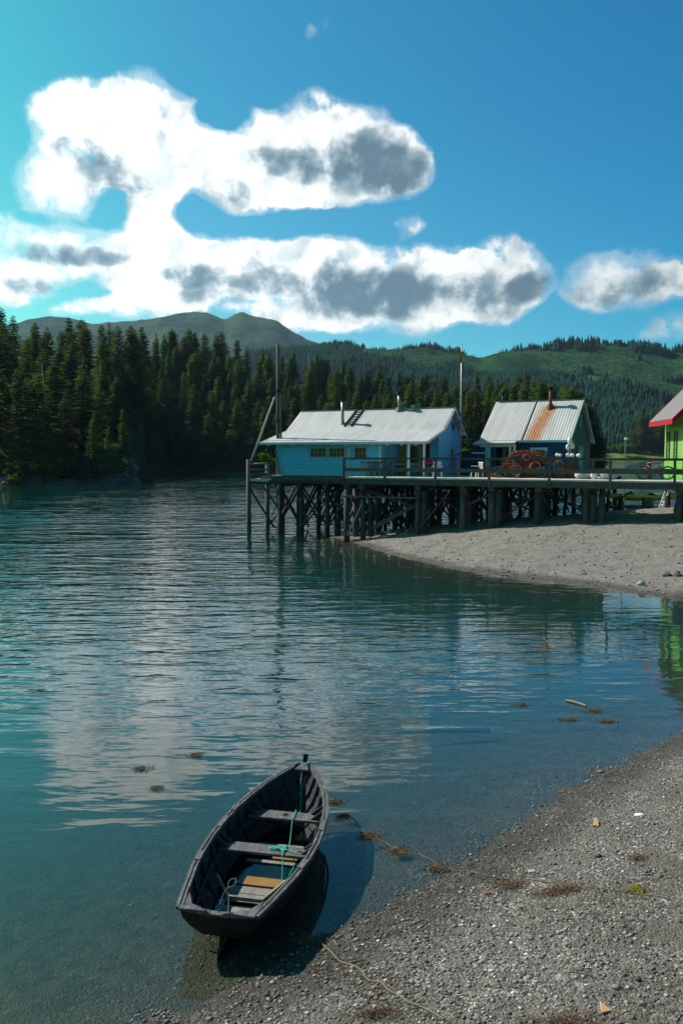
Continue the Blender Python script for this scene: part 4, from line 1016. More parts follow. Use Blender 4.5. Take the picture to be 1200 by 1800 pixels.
# ------------------------------------------------------------------ bicycles
def make_bike(mat, label, wheel=.335):
    t = thing('bicycle', label, 'bicycle'); r = wheel; wb = 1.04
    for x, nm in ((0,'wheel'),(wb,'wheel')):
        w = MB().ring((x,0,r), r-.03, .028, (0,1,0), 36, 8).build(nm, M['tyre'], t, smooth=True)
        MB().ring((x,0,r), r-.065, .012, (0,1,0), 36, 6).tube([(x,-.05,r),(x,.05,r)], .03, 8).build('rim', M['galv'], w, smooth=True)
        sp = MB()
        for k in range(14): a = 2*PI*k/14; sp.beam((x,0,r),(x+(r-.06)*math.cos(a),0,r+(r-.06)*math.sin(a)),.004,.004)
        sp.build('spokes', M['galv'], w)
    bb = (.42,0,.29); seat = (.30,0,.78); head = (.88,0,.82); hb = (.92,0,.70); rear = (0,0,r)
    f = MB()
    for a, b, q in ((bb,seat,.026),(seat,head,.024),(bb,hb,.030),(head,hb,.028)): f.tube([a,b], q, 8)
    for s in (-.04,.04): f.tube([(0,s,r),(.42,s*.6,.29)], .016, 6).tube([(0,s,r),(.30,s*.4,.76)], .015, 6)
    f.build('frame', M[mat], t, smooth=True)
    fk = MB()
    for s in (-.05,.05): fk.tube([(.92,s*.6,.70),(wb,s,r)], .014, 6)
    fk.build('fork', M[mat], t)
    MB().tube([(.30,0,.76),(.27,0,.92)], .014, 7).build('seat_post', M['galv'], t)
    MB().add([(.12,-.07,.93),(.12,.07,.93),(.25,.06,.955),(.40,.015,.94),(.40,-.015,.94),(.25,-.06,.955),(.14,0,.885),(.36,0,.905)], [(0,5,2,1),(5,4,3,2),(0,1,6),(1,2,6),(2,3,7,6),(3,4,7),(4,5,6,7),(5,0,6)]).build('saddle', M['tyre'], t)
    hbm = MB().tube([(.88,0,.82),(.86,0,.95),(.90,0,.98)], .014, 7).tube([(.83,-.30,1.0),(.90,-.1,.98),(.90,.1,.98),(.83,.30,1.0)], .013, 7).build('handlebar', M['galv'], t, smooth=True)
    for s in (-1,1): MB().tube([(.85,s*.20,.995),(.80,s*.32,1.0)], .02, 7).build('grip', M['tyre'], hbm)
    MB().ring((.42,.05,.29), .085, .012, (0,1,0), 20, 5).tube([(.42,.05,.29),(.5,.07,.15)], .01, 6).tube([(.42,-.05,.29),(.34,-.07,.43)], .01, 6).build('crank', M['galv'], t)
    pd = MB().box(.46,.55,.07,.16,.135,.16).box(.29,.38,-.16,-.07,.42,.445).build('pedals', M['tyre'], t)
    MB().tube([(0,.05,r+.03),(.42,.05,.375)], .006, 5).tube([(0,.05,r-.03),(.42,.05,.205)], .006, 5).build('chain', M['black'], t)
    return t
b1 = make_bike('purple', 'maroon bicycle leaning on the far railing left of the green house')
b1.location = AT(1172,838,40.6); b1.location.z = 3.735; b1.rotation_euler = (R(8),0,PI+PR*.95)
b1.scale = (1.08,)*3
b2 = make_bike('bluepaint', 'blue bicycle propped against the right half of the crab pots')
b2.location = on_pier(10.75,2.45,3.735); b2.rotation_euler = (R(-10),0,PR+.05)
b3 = make_bike('rust', 'rust brown bicycle propped against the left end of the crab pots')
b3.location = on_pier(8.35,2.35,3.735); b3.rotation_euler = (R(-10),0,PR-.03)

# ------------------------------------------------------------------ porch furniture and clutter
def make_table(label, x, y, rz, sc=1):
    t = thing('picnic_table', label, 'table', on_pier(x,y,3.72), PR+rz); m = MB()
    for k in range(5): m.box(-.8,.8,-.36+k*.148,-.36+k*.148+.135,.70,.74)
    m.build('table_top', M['pale_wood'], t)
    for s in (-1,1):
        MB().box(-.8,.8,s*.68-.12,s*.68+.12,.42,.455).build('bench', M['old_wood'], t)
        for u in (-1,1): MB().beam((s*.6,u*.62,0),(s*.6,u*.12,.69),.09,.04,up=(0,1,0)).build('leg', M['old_wood'], t)
        MB().beam((s*.6,-.78,.40),(s*.6,.78,.40),.04,.09).build('cross_bar', M['old_wood'], t)
    return t
make_table('picnic table with pale top under the porch of the blue house', 2.3, 3.9, .1)
def make_chair(label, x, y, rz, mat='buoywhite'):
    t = thing('garden_chair', label, 'chair', on_pier(x,y,3.73), PR+rz)
    MB().box(-.23,.23,-.23,.23,.42,.45).build('seat', M[mat], t)
    mb = MB(); mb.box(-.24,.24,.24,.27,.82,.88)
    for k in range(5): mb.box(-.2+k*.09,-.16+k*.09,.24,.265,.45,.83)
    mb.build('backrest', M[mat], t)
    for sx_ in (-1,1):
        for sy_ in (-1,1): MB().beam((sx_*.25,sy_*.25,0),(sx_*.21,sy_*.21,.42),.045,.045).build('leg', M[mat], t)
        MB().beam((sx_*.26,-.22,.64),(sx_*.26,.25,.64),.05,.03).build('armrest', M[mat], t)
    return t
make_chair('white garden chair on the walkway in front of the porch', 5.0, 1.9, .4)
make_chair('white garden chair on the deck right of the porch', 7.0, 3.0, -.7)
make_chair('dark wooden chair by the blue front wall window', .9, 2.2, .5, 'old_wood')
make_chair('dark wooden chair at the left end of the walkway', .45, 1.6, -2.6, 'old_wood')
make_chair('dark wooden chair beside the picnic table', 3.5, 3.2, 1.9, 'old_wood')
g = thing('kettle_grill', 'black kettle grill with red lid beside the porch posts', 'grill', on_pier(4.25,2.6,3.72))
MB().ball((0,0,.78), .28, rz=.17).build('bowl', M['black'], g, smooth=True); MB().ball((0,0,.84), .285, rz=.17).build('lid', M['red'], g, smooth=True)
for k in range(3): a = k*2.09; MB().beam((math.cos(a)*.12,math.sin(a)*.12,.66),(math.cos(a)*.28,math.sin(a)*.28,0),.025,.025).build('leg', M['galv'], g)
def make_crate(label, loc, rz, sz=(.6,.4,.35), mat='old_wood'):
    t = thing('wooden_crate', label, 'crate', loc, rz); X_, Y_, Z_ = sz; m = MB()
    n = 3
    for k in range(n):
        z0 = k*Z_/n; z1 = z0+Z_/n*.8
        m.box(-X_/2,X_/2,-Y_/2,-Y_/2+.02,z0,z1).box(-X_/2,X_/2,Y_/2-.02,Y_/2,z0,z1).box(-X_/2,-X_/2+.02,-Y_/2+.021,Y_/2-.021,z0,z1).box(X_/2-.02,X_/2,-Y_/2+.021,Y_/2-.021,z0,z1)
    m.build('slats', M[mat], t)
    MB().box(-X_/2+.021,X_/2-.021,-Y_/2+.021,Y_/2-.021,.0,.03).build('base', M[mat], t); return t
make_crate('grey slatted crate on the deck before the navy shed', on_pier(7.4,3.6,3.73), PR+.2, (.9,.6,.6))
make_crate('brown slatted crate beside the navy porch posts', on_pier(8.0,3.0,3.73), PR-.3, (.6,.5,.45), 'rust')
make_crate('low grey crate on the side landing by the rails', on_pier(sx0+1.1,sy0+.6,3.445), PR, (.8,.5,.28))
rk = thing('slatted_rack', 'grey slatted rack leaning on the blue wall behind the railing', 'rack', on_pier(-.0,2.45,3.73), PR)
for k in range(6): MB().beam((.25+k*.34,.0,0),(.33+k*.34,.35,.92),.07,.03).build('slat', M['old_wood'], rk)
MB().beam((.15,.12,.35),(2.15,.12,.35),.03,.08).build('cross_bar', M['old_wood'], rk)
MB().beam((.15,.30,.82),(2.15,.30,.82),.03,.08).build('cross_bar', M['old_wood'], rk)

# ------------------------------------------------------------------ beach things behind the pier
def make_kayak(label, p, rz, L=4.4, tilt=0):
    t = thing('kayak', label, 'kayak', p, tilt=(0,tilt,rz)); n = 18; k = 12; V = []; 
    for i in range(n+1):
        u = -1+2*i/n; w = .31*(1-abs(u)**2.4)+.012; zb = .10*abs(u)**2.5; zt_ = .40+.08*abs(u)**2
        for j in range(k):
            a = 2*PI*j/k; c, s = math.cos(a), math.sin(a)
            V.append((u*L/2, w*c, (zb+zt_)/2+(zt_-zb)/2*s*(1 if s < 0 else .75)*(max(.25,1-abs(u)**5))))
    f = [(i*k+j, i*k+(j+1)%k, (i+1)*k+(j+1)%k, (i+1)*k+j) for i in range(n) for j in range(k)]+[tuple(range(k)), tuple(n*k+j for j in range(k))]
    MB().add(V, f).build('hull', M['yellow'], t, smooth=True)
    MB().ring((-.1,0,.37), .26, .025, (0,0,1), 24, 6).build('cockpit_rim', M['black'], t, smooth=True)
    MB().ball((-.1,0,.34), .25, .22, .04).build('cockpit', M['darkint'], t)
    for u in (-.62,.6): MB().tube([(u*L/2,0,.33),(u*L/2,0,.40)], .11, 12).build('hatch', M['black'], t)
    return t
for i, (px, py, rz, lab) in enumerate([(1108,878,.03,'yellow kayak nearest the water on logs behind the pier'),(1128,881,-.02,'yellow kayak in the middle of the three behind the pier'),(1147,880,.10,'yellow kayak farthest right behind the pier')]):
    D = 52.5-i*1.2; q = AT(px, py-1, D); q.z = max(q.z, hz(q.x,q.y)+.28)
    make_kayak(lab, q, rz)
def log(loc, rz, L, r, label, tilt=0):
    o = MB().tube([(-L/2,0,0),(-L*.1,.04,.02),(L*.25,-.03,0),(L/2,0,.0)], [r*.9,r,r*.95,r*.7], 10).build('driftwood_log', M['driftwood'], smooth=True)
    o.location = loc; o.rotation_euler = (0,tilt,rz); tag(o, label, 'log')
q = AT(1078,889,56); log((q.x,q.y,hz(q.x,q.y)+.12), .03, 3.0, .17, 'thick driftwood log on the beach left of the kayaks')
q = AT(1128,889,53); log((q.x,q.y,hz(q.x,q.y)+.10), .06, 5.2, .13, 'long pale log lying under the yellow kayaks')
def shortpile(px, py, D, h, r, label, group=None):
    q = AT(px, py, D); g_ = hz(q.x, q.y)
    o = MB().tube([(0,0,-.6),(0,0,h)], [r,r*.95], 10).build('short_pile', M['pile'], smooth=False); o.location = (q.x,q.y,g_); tag(o, label, 'post', group)
shortpile(1090,880,50.5,.95,.17,'dark cut off pile standing before the kayaks, taller of the two')
shortpile(1137,892,47.5,.62,.34,'stubby dark pile stump below the right kayak')
sp = thing('boat_ladder', 'white wooden ladder leaning down from the pier to the beach', 'ladder', (0,0,0)); q0 = AT(1164,884,44.2); q1 = AT(1177,857,43.2)
q0.z = hz(q0.x,q0.y)+.02
for s in (0,.42): MB().beam((q0.x,q0.y+s,q0.z),(q1.x,q1.y+s,q1.z),.10,.05).build('rail', M['white'], sp)
for k in range(1,6):
    a = q0.lerp(q1, k/6); MB().beam((a.x,a.y,a.z),(a.x,a.y+.42,a.z),.05,.03).build('rung', M['white'], sp)
for i, (px, py, z0, rx, rz_s) in enumerate([(1126,1026,.22,.13,.11),(1172,1008,.5,.16,.11),(1190,1009,.5,.17,.12)]):
    q = G(px, py, z0); q.z = hz(q.x,q.y)+rz_s*.35
    o = rock_mesh(rx, rx*.8, rz_s, 300+i, 12, 8).build('boulder', M['tarp'] if i == 0 else M['rock'], smooth=True); o.location = q
    tag(o, ['pale boulder alone at the edge of the gravel spit', 'dark boulder on the gravel spit, left of the pair', 'dark boulder on the gravel spit at the right edge'][i], 'boulder')

# ------------------------------------------------------------------ gravel: stones lying on the near beach (uncountable)
def gravel():
    rs = np.random.RandomState(9); N = 52000
    D = 5.6+rs.rand(N)**1.35*11.5; t = rs.uniform(-.30, .47, N); x = t*D; y = D
    sd = land_sd(x, y); keep = (sd > -.25-4.0*(rs.rand(N) < .22)); x, y, sd = x[keep], y[keep], sd[keep]
    N2 = 9000; y2 = rs.uniform(27, 47, N2); x2 = rs.uniform(0, 20, N2); s2 = land_sd(x2, y2); k2 = (s2 > -.1) & (rs.rand(N2) < .35+.8*np.exp(-s2/1.5)); x2, y2 = x2[k2], y2[k2]
    cl = vnoise(x, y, 1.6, 61)+.7*vnoise(x, y, 5., 62)
    keep = (cl > -.25+.4*rs.rand(len(x))-.25); x, y = x[keep], y[keep]; n1_ = len(x); x = np.concatenate([x, x2]); y = np.concatenate([y, y2]); n = len(x); z = height(x, y)
    s = .005+.022*rs.rand(n)**5.5; s *= np.where(rs.rand(n) < .006, 2.1, 1.0); s[n1_:] = .018+.05*rs.rand(n-n1_)**3
    base = np.array([(0,0,1),(1,0,0),(.31,.95,.1),(-.81,.59,-.05),(-.81,-.59,.08),(.31,-.95,-.04),(0,0,-.6)], float)
    tri = np.array([(0,1,2),(0,2,3),(0,3,4),(0,4,5),(0,5,1),(6,2,1),(6,3,2),(6,4,3),(6,5,4),(6,1,5)])
    V = base[None]*(1+rs.uniform(-.32,.32,(n,7,3)))*s[:,None,None]*np.stack([rs.uniform(.8,1.5,n), rs.uniform(.7,1.1,n), rs.uniform(.4,.75,n)],-1)[:,None,:]
    a = rs.uniform(0,6.28,n); c, si = np.cos(a)[:,None], np.sin(a)[:,None]
    X = V[:,:,0]*c-V[:,:,1]*si+x[:,None]; Y = V[:,:,0]*si+V[:,:,1]*c+y[:,None]; Z = V[:,:,2]+z[:,None]+s[:,None]*.15
    Fc = (tri[None]+7*np.arange(n)[:,None,None]).reshape(-1,3)
    m, nt = newmat('gravel_stones')
    at = nt('ShaderNodeAttribute', attribute_name='tone').outputs['Fac']
    zp = nt('ShaderNodeSeparateXYZ', {0: nt('ShaderNodeNewGeometry').outputs['Position']}).outputs[2]
    cc = nt.ramp(at, [(0,(.06,.058,.054)),(.3,(.15,.13,.11)),(.5,(.17,.17,.165)),(.8,(.29,.275,.245)),(.95,(.42,.40,.36)),(1,(.7,.68,.62))])
    cc = nt.mix(nt.mr(zp, .0, .09, .45, 0, True), cc, (.045,.044,.038))
    nt('ShaderNodeOutputMaterial', {'Surface': nt('ShaderNodeBsdfPrincipled', {'Base Color': cc, 'Roughness': .8, 'Specular IOR Level': .3})})
    o = npmesh('gravel', np.stack([X,Y,Z],-1).reshape(-1,3), Fc, m)
    at_ = o.data.attributes.new('tone','FLOAT','POINT'); at_.data.foreach_set('value', np.repeat(rs.rand(n)**1.15, 7).astype(np.float32))
    tag(o, 'loose grey stones strewn over the near beach', 'gravel', kind='stuff')
gravel()

# ------------------------------------------------------------------ the skiff
BO = Vector((-1.239,7.6255,0)); BR = math.atan2(-.19806,.98019)
boat = thing('rowing_skiff', 'weathered black wooden rowing skiff floating beside the gravel shore', 'boat', BO, BR)
# local frame: y = along (stern -> bow), x = to starboard (right in the photo)
ST = [0,.25,.5,.85,1.2,1.6,2.0,2.4,2.75,3.05,3.3,3.5,3.62]
def ip(s, xs, ys): return float(np.interp(s, xs, ys))
def gw(s): return ip(s,[0,.25,.5,.85,1.2,1.6,2.0,2.4,2.75,3.05,3.3,3.5,3.62],[.385,.445,.495,.565,.61,.63,.615,.565,.485,.375,.25,.125,.035])
def gzz(s): return ip(s,[0,.5,1.2,2.0,2.75,3.3,3.62],[.45,.435,.425,.435,.475,.535,.585])
def bw(s): return ip(s,[0,.5,1.2,1.8,2.4,2.9,3.3,3.5],[.20,.30,.38,.38,.29,.16,.04,.012])
def bz(s): return ip(s,[0,.5,1.2,2.0,2.7,3.2,3.5],[.12,.01,-.07,-.10,-.04,.08,.26])
def rake(s, z): # stations lean: transom raked aft at top, stem raked forward at top
    k = (z-bz(s))/(gzz(s)-bz(s)+1e-6)
    return s-.20*(1-k)*max(0,1-s/.8) - .0 + (.20*(1-s/.8) if False else 0)
def rakey(s, k):
    if s < .8: return s+.16*(1-k)*(1-s/.8)
    if s > 2.9: return s-.26*(1-k)*((s-2.9)/.72)
    return s
def sec(s, side, inset=0.0):
    """lapped section from bottom edge up to the gunwale; returns points (x,y,z)"""
    pts = []; B_, Wg = bw(s), gw(s); z0, z1 = bz(s), gzz(s)
    for k0, k1 in ((0,.36),(.36,.70),(.70,1.0)):
        for kk, lap in ((k0,.012),(k1,.0)):
            bulge = .16*math.sin(PI*min(kk*.9+.1,1))*min(1, Wg*2)*.35
            x = B_+(Wg-B_)*kk**.85+bulge+lap*(1 if kk > 0 else 0)-inset
            pts.append((side*max(x, .006), rakey(s, kk), z0+(z1-z0)*kk+(0 if True else 0)))
    return pts
def strake_shell(inset, flip):
    mb = MB()
    for side in (-1,1):
        rows = [sec(s, side, inset if gw(s) > .05 else inset*.2) for s in ST]; n = len(rows[0]); base = []
        vs = [p for r_ in rows for p in r_]
        fs = [(i*n+j, i*n+j+1, (i+1)*n+j+1, (i+1)*n+j) for i in range(len(ST)-1) for j in range(n-1)]
        mb.add(vs, fs)
    return mb
def bottom(mb, inset, dz):
    vs = []; SS = [s for s in ST if s <= 3.55]
    for s in SS:
        for q in (-1,-.5,0,.5,1): vs.append((q*max(bw(s)+.0-inset,.004), rakey(s,0), bz(s)+dz))
    return mb.add(vs, [(i*5+j, i*5+j+1, (i+1)*5+j+1, (i+1)*5+j) for i in range(len(SS)-1) for j in range(4)])
def raw(mb, name, mat, par, smooth=False):
    me = bpy.data.meshes.new(name); me.from_pydata(mb.v, [], mb.f); me.validate(); me.materials.append(mat)
    o = bpy.data.objects.new(name, me); col.objects.link(o); o.parent = par
    if smooth: me.polygons.foreach_set('use_smooth', [True]*len(me.polygons))
    return o
hull = raw(bottom(strake_shell(0, False), 0, 0), 'hull', M['boat_out'], boat)
raw(bottom(strake_shell(.022, True), .02, .022), 'inner_planking', M['boat_in'], boat)
# transom
tp = sec(0, 1); tl = sec(0, -1)
prof = [tl[0]]+[tl[2],tl[4],tl[5]]+[(-.12,0,.46),(-.06,0,.43),(.06,0,.43),(.12,0,.46)]+[tp[5],tp[4],tp[2]]+[tp[0]]
prof = [(x*1.0, rakey(0, (z-bz(0))/(gzz(0)-bz(0)))-.0, z) for x, y, z in prof]
MB().prism([(x,y-.02,z) for x,y,z in prof], (0,.05,.004)).build('transom', M['boat_out'], boat, bevel=.004)
# gunwales (outer rub rail, inner rail and cap), each side
def rail(offs, zoff, w, h, name, mat, s0=0.0, s1=3.6, n=34):
    for side in (-1,1):
        pts = []
        for i in range(n+1):
            s = s0+(s1-s0)*i/n; g0 = gw(s)+.012*0+.02; x = max(g0+offs*min(1,gw(s)*6), .012)
            wob = .004*mnoise.noise(Vector((s*5,side*3,zoff*9)))
            pts.append(Vector((side*x, rakey(s,1), gzz(s)+zoff+wob)))
        mb = MB(); V = []
        for i, p in enumerate(pts):
            d = (pts[min(i+1,n)]-pts[max(i-1,0)]); d.z = 0; d.normalize(); nrm = Vector((d.y,-d.x,0))*side
            for a, b in ((-.5,-.5),(.5,-.5),(.5,.5),(-.5,.5)): V.append(p+nrm*a*w+Vector((0,0,b*h)))
        f = [(i*4+j, i*4+(j+1)%4, (i+1)*4+(j+1)%4, (i+1)*4+j) for i in range(n) for j in range(4)]+[(3,2,1,0),(n*4,n*4+1,n*4+2,n*4+3)]
        mb.add(V, f).build(name, mat, boat, bevel=.003)
rail(.012, .004, .034, .036, 'outer_gunwale', M['boat_rail'])
rail(-.034, .000, .026, .042, 'inner_gunwale', M['boat_rail'], .03, 3.5)
for side in (-1,1):                        # gunwale scarf blocks and patches
    for s, l in ((.95,.20),(1.75,.28),(2.2,.16)) if side < 0 else ((1.0,.2),(1.9,.25)):
        p0 = Vector((side*(gw(s)+.008), s, gzz(s)+.026)); p1 = Vector((side*(gw(s+l)+.008), s+l, gzz(s+l)+.026))
        MB().beam(p0, p1, .075, .014).build('gunwale_patch', M['boat_rail'], boat, bevel=.002)
# transom cap, quarter knees, breasthook, stem
MB().prism([(-.40,-.03,.452),(-.10,-.03,.462),(-.055,-.03,.432),(.055,-.03,.432),(.10,-.03,.462),(.40,-.03,.452),(.40,.05,.452),(.055,.035,.432),(-.055,.035,.432),(-.40,.05,.452)], (0,0,.022)).build('transom_cap', M['boat_rail'], boat, bevel=.003)
for s in (-1,1):
    MB().prism([(s*.38,.04,.43),(s*.16,.045,.43),(s*.30,.10,.43),(s*.405,.30,.43)], (0,0,.03)).build('quarter_knee', M['boat_rail'], boat, bevel=.003)
MB().prism([(-.10,3.42,.535),(.10,3.42,.535),(.03,3.62,.575),(-.03,3.62,.575)], (0,0,.03)).build('breasthook', M['boat_rail'], boat, bevel=.003)
MB().beam((0,3.36,.08),(0,3.64,.60),.05,.07).beam((0,3.63,.58),(0,3.66,.70),.06,.08).build('stem_post', M['boat_out'], boat, bevel=.006)
MB().beam((0,.05,-.06),(0,1.0,-.12),.04,.06).build('skeg', M['boat_out'], boat)
# thwarts
def inner_x(s, z):
    k = (z-bz(s))/(gzz(s)-bz(s)); return bw(s)+(gw(s)-bw(s))*k**.85+.02
def plank(y0, y1, z, th, name, mat, hole=None, x0=None, x1=None, dy=0):
    xa0, xa1 = (x0 if x0 is not None else -inner_x(y0,z)), (x1 if x1 is not None else inner_x(y0,z))
    xb0, xb1 = (x0 if x0 is not None else -inner_x(y1,z)), (x1 if x1 is not None else inner_x(y1,z))
    return MB().prism([(xa0,y0,z),(xa1,y0+dy,z),(xb1,y1+dy,z),(xb0,y1,z)], (0,0,th)).build(name, mat, boat, bevel=.004)
t1 = plank(2.44, 2.66, .265, .032, 'thwart', M['boat_seat'])
MB().tube([(0,2.56,.2975),(0,2.56,.301)], .036, 16).build('mast_hole', M['black'], t1)
plank(1.55, 1.76, .255, .034, 'thwart', M['boat_seat'])
MB().tube([(0.43,1.66,.289),(0.43,1.66,.293)], .02, 10).build('peg_hole', M['black'], boat)
for side in (-1,1):                        # risers and knees on the thwarts
    pts = [(side*(inner_x(s,.235)-.03), s, .235) for s in np.linspace(.35,2.95,14)]
    m_ = MB()
    for a, b in zip(pts[:-1], pts[1:]): m_.beam(a, b, .022, .05)
    m_.build('seat_riser', M['boat_in'], boat)
    for s in (1.60,1.72,2.48,2.62):
        MB().prism([(side*(inner_x(s,.29)-.015),s,.292),(side*(inner_x(s,.29)-.14),s,.292),(side*(gw(s)-.02),s,gzz(s)-.02)], (0,.028,0)).build('knee', M['boat_in'], boat)
# ribs: bottom timber + sides
for i, s in enumerate((.28,.62,1.02,1.40,1.98,2.26,2.82,3.08,3.28)):
    for side in (-1,1):
        m_ = MB(); pr_ = [(side*(bw(s)+(gw(s)-bw(s))*k**.85+.16*math.sin(PI*min(k*.9+.1,1))*min(1,gw(s)*2)*.35-.036), rakey(s,k), bz(s)+(gzz(s)-bz(s))*k) for k in (0.03,.25,.5,.75,.95)]
        for a, b in zip(pr_[:-1], pr_[1:]): m_.beam(a, b, .03, .035, up=(0,1,0))
        m_.build('rib', M['boat_in'], boat)
    MB().box(-bw(s)+.02, bw(s)-.02, s-.018+.0, s+.018, bz(s)+.023, bz(s)+.055).build('floor_timber', M['boat_in'], boat)
# stern frame (pale U shaped timber), floorboards, amber board
zf_ = .10
m_ = MB().beam((-.20,.88,zf_),(.20,.88,zf_),.03,.045).beam((-.20,.88,zf_),(-.40,1.06,.24),.03,.045).beam((.20,.88,zf_),(.41,1.06,.24),.03,.045)
m_.build('stern_frame', M['boat_floor'], boat, bevel=.003)
MB().box(-.26,.27,.93,1.09,.015,.033).build('floorboard', M['boat_floor'], boat, bevel=.003)
MB().box(-.28,.28,1.10,1.245,.015,.033).build('floorboard', M['boat_floor'], boat, bevel=.003)
MB().box(-.22,.20,.66,.80,.028,.046).build('floorboard', M['boat_floor'], boat, bevel=.003)
MB().box(-.22,.20,.50,.635,.038,.056).build('floorboard', M['boat_floor'], boat, bevel=.003)
MB().box(-.17,.33,1.27,1.45,.02,.044).build('loose_board', M['boat_amber'], boat, bevel=.003)
MB().box(.0,.31,1.93,2.05,.0,.03).build('loose_board', M['boat_amber'], boat, bevel=.003)
for y0 in (1.86,2.12,2.28): MB().box(-.30,.31,y0-.035,y0+.03,-.005,.022).build('floorboard', M['boat_floor'], boat, bevel=.003)
# bilge water
m, nt = newmat('bilge_water')
bpn = nt('ShaderNodeBump', {'Height': nt.noise(nt('ShaderNodeTexCoord').outputs['Object'], 5, 3), 'Distance': .004})
g_ = nt('ShaderNodeBsdfGlossy', {'Roughness': .03, 'Normal': bpn}); t_ = nt('ShaderNodeBsdfTransparent', {'Color': (.5,.55,.5,1)})
nt('ShaderNodeOutputMaterial', {'Surface': nt('ShaderNodeMixShader', {0: nt.math('MULTIPLY_ADD', nt.math('POWER', nt.math('SUBTRACT', 1.0, nt.math('ABSOLUTE', nt('ShaderNodeVectorMath', {0: nt('ShaderNodeNewGeometry').outputs['Incoming'], 1: (0,0,1)}, operation='DOT_PRODUCT').outputs['Value'])), 4.6), .95, .04), 1: t_, 2: g_})})
V = []; SS = np.linspace(.75,2.9,24)
def bil(s):
    k = (0.005-bz(s))/(gzz(s)-bz(s)); return 0 if k <= 0 else inner_x(s, .005)-.012
for s in SS: w = max(bil(s), .01); V += [(-w,s,.005),(w,s,.005)]
me = MB().add(V, [(2*i,2*i+1,2*i+3,2*i+2) for i in range(len(SS)-1)]); raw(me, 'bilge_water', m, boat)
MB().beam((-.36,.3,.06),(-.02,.18,.3),.03,.012).build('stern_strap', M['boat_in'], boat)

# ropes (each its own thing)
def B2W(x, y, z): 
    c, s = math.cos(BR), math.sin(BR); return Vector((BO.x+x*c-y*s, BO.y+x*s+y*c, z))
def smooth_pts(pts, n=8):
    pts = [Vector(p) for p in pts]; out = []
    for i in range(len(pts)-1):
        p0 = pts[max(i-1,0)]; p1 = pts[i]; p2 = pts[i+1]; p3 = pts[min(i+2,len(pts)-1)]
        for k in range(n):
            t = k/n; out.append(.5*((2*p1)+(-p0+p2)*t+(2*p0-5*p1+4*p2-p3)*t*t+(-p0+3*p1-3*p2+p3)*t**3))
    out.append(pts[-1]); return out
def rope(name, pts, r, mat, label, par=None, cat='rope'):
    o = MB().tube(smooth_pts(pts), r, 6).build(name, M[mat], par, smooth=True)
    if label: tag(o, label, cat)
    return o
rp = [B2W(-.03,3.60,.60),B2W(.045,3.62,.66),B2W(.04,3.55,.60),B2W(-.02,3.50,.57),B2W(-.04,3.46,.45),B2W(.02,3.3,.28),B2W(.09,2.95,.16),B2W(.10,2.70,.30),B2W(.115,2.66,.312),B2W(.125,2.44,.312),B2W(.13,2.41,.28),B2W(.17,2.1,.08),B2W(.22,1.8,.22),B2W(.235,1.76,.302),B2W(.24,1.56,.302),B2W(.26,1.5,.24),B2W(.29,1.36,.07),B2W(.33,1.40,.075),B2W(.40,1.47,.20)]
rope('bow_line', rp, .0065, 'rope', 'green bow line running from the stem down over both seats of the skiff')
rs_ = random.Random(4)
pts = [B2W(.235,1.6,.305)]
for k in range(17): pts.append(B2W(.14+.10*math.sin(k*1.25)+.04*rs_.random()-.002*k, 1.655+.035*math.cos(k*1.7)+.02*rs_.random(), .303+.012*(k/26)+.006*rs_.random()))
pts += [B2W(.42,1.6,.31)]
rope('rope_tangle', pts, .0055, 'rope', 'tangled green rope heaped on the middle seat of the skiff')
rope('stern_twine', [B2W(0,.02,.47),B2W(.0,.10,.42),B2W(-.05,.35,.16),B2W(-.10,.62,.15),B2W(-.17,.82,.30),B2W(-.10,.86,.33),B2W(-.09,.78,.30),B2W(-.18,.75,.25),B2W(-.2,.55,.12),B2W(-.1,.3,.14),B2W(-.02,.06,.36)], .005, 'greytwine', 'thin grey twine looped in the stern of the skiff')
def onland(px, py, z=.0):
    q = G(px, py, z)
    for _ in range(6): q = G(px, py, max(hz(q.x,q.y), 0.0))
    return q
def ground_rope(pix, r, mat, label, wig=.02):
    pts = []
    P_ = [onland(*p) for p in pix]
    for a, b in zip(P_[:-1], P_[1:]):
        n = max(2, int((b-a).length/.12))
        for k in range(n):
            q = a.lerp(b, k/n); q.x += random.uniform(-wig,wig); q.y += random.uniform(-wig,wig); q.z = max(hz(q.x,q.y), .002)+r*.9; pts.append(q)
    rope('shore_rope', pts, r, mat, label)
ground_rope([(548,1648),(572,1666),(600,1690),(650,1722),(705,1752),(760,1782),(800,1802)], .009, 'oldrope', 'thin brown rope running down the gravel from behind the skiff')
ground_rope([(735,1500),(775,1524),(800,1530),(860,1540),(920,1545),(1000,1556),(1080,1566),(1150,1575),(1205,1588)], .006, 'oldrope', 'old rope trailing through seaweed across the beach to the right edge')
ground_rope([(610,1430),(640,1462),(690,1490),(735,1502)], .005, 'oldrope', 'sunken piece of rope with weed in the shallows right of the skiff')

# seaweed, chips, driftwood
def weed(px, py, w, d, n, label, mat='kelp', h=.03, group=None, afloat=False):
    c = onland(px, py); rs = random.Random(int(px*7+py)); mb = MB()
    for k in range(n):
        a = rs.uniform(0,6.28); rr = min(abs(rs.gauss(0,.5)), 1.1); x = c.x+math.cos(a)*rr*w; y = c.y+math.sin(a)*rr*d; q = []
        L = rs.uniform(.03,.11); an = rs.uniform(0,6.28); zz = (max(hz(x,y),0) if not afloat else 0)+rs.random()*h*(1-rr*.7)+.004
        for j in range(4): q.append((x+math.cos(an)*L*j/3, y+math.sin(an)*L*j/3, zz+rs.uniform(-.004,.008)+.004)); an += rs.uniform(-.7,.7)
        mb.tube(q, rs.uniform(.0012,.003), 4)
    o = mb.build('seaweed_clump', M[mat]); tag(o, label, 'seaweed', group, 'stuff' if 'strewn' in label or 'loose' in label else None)
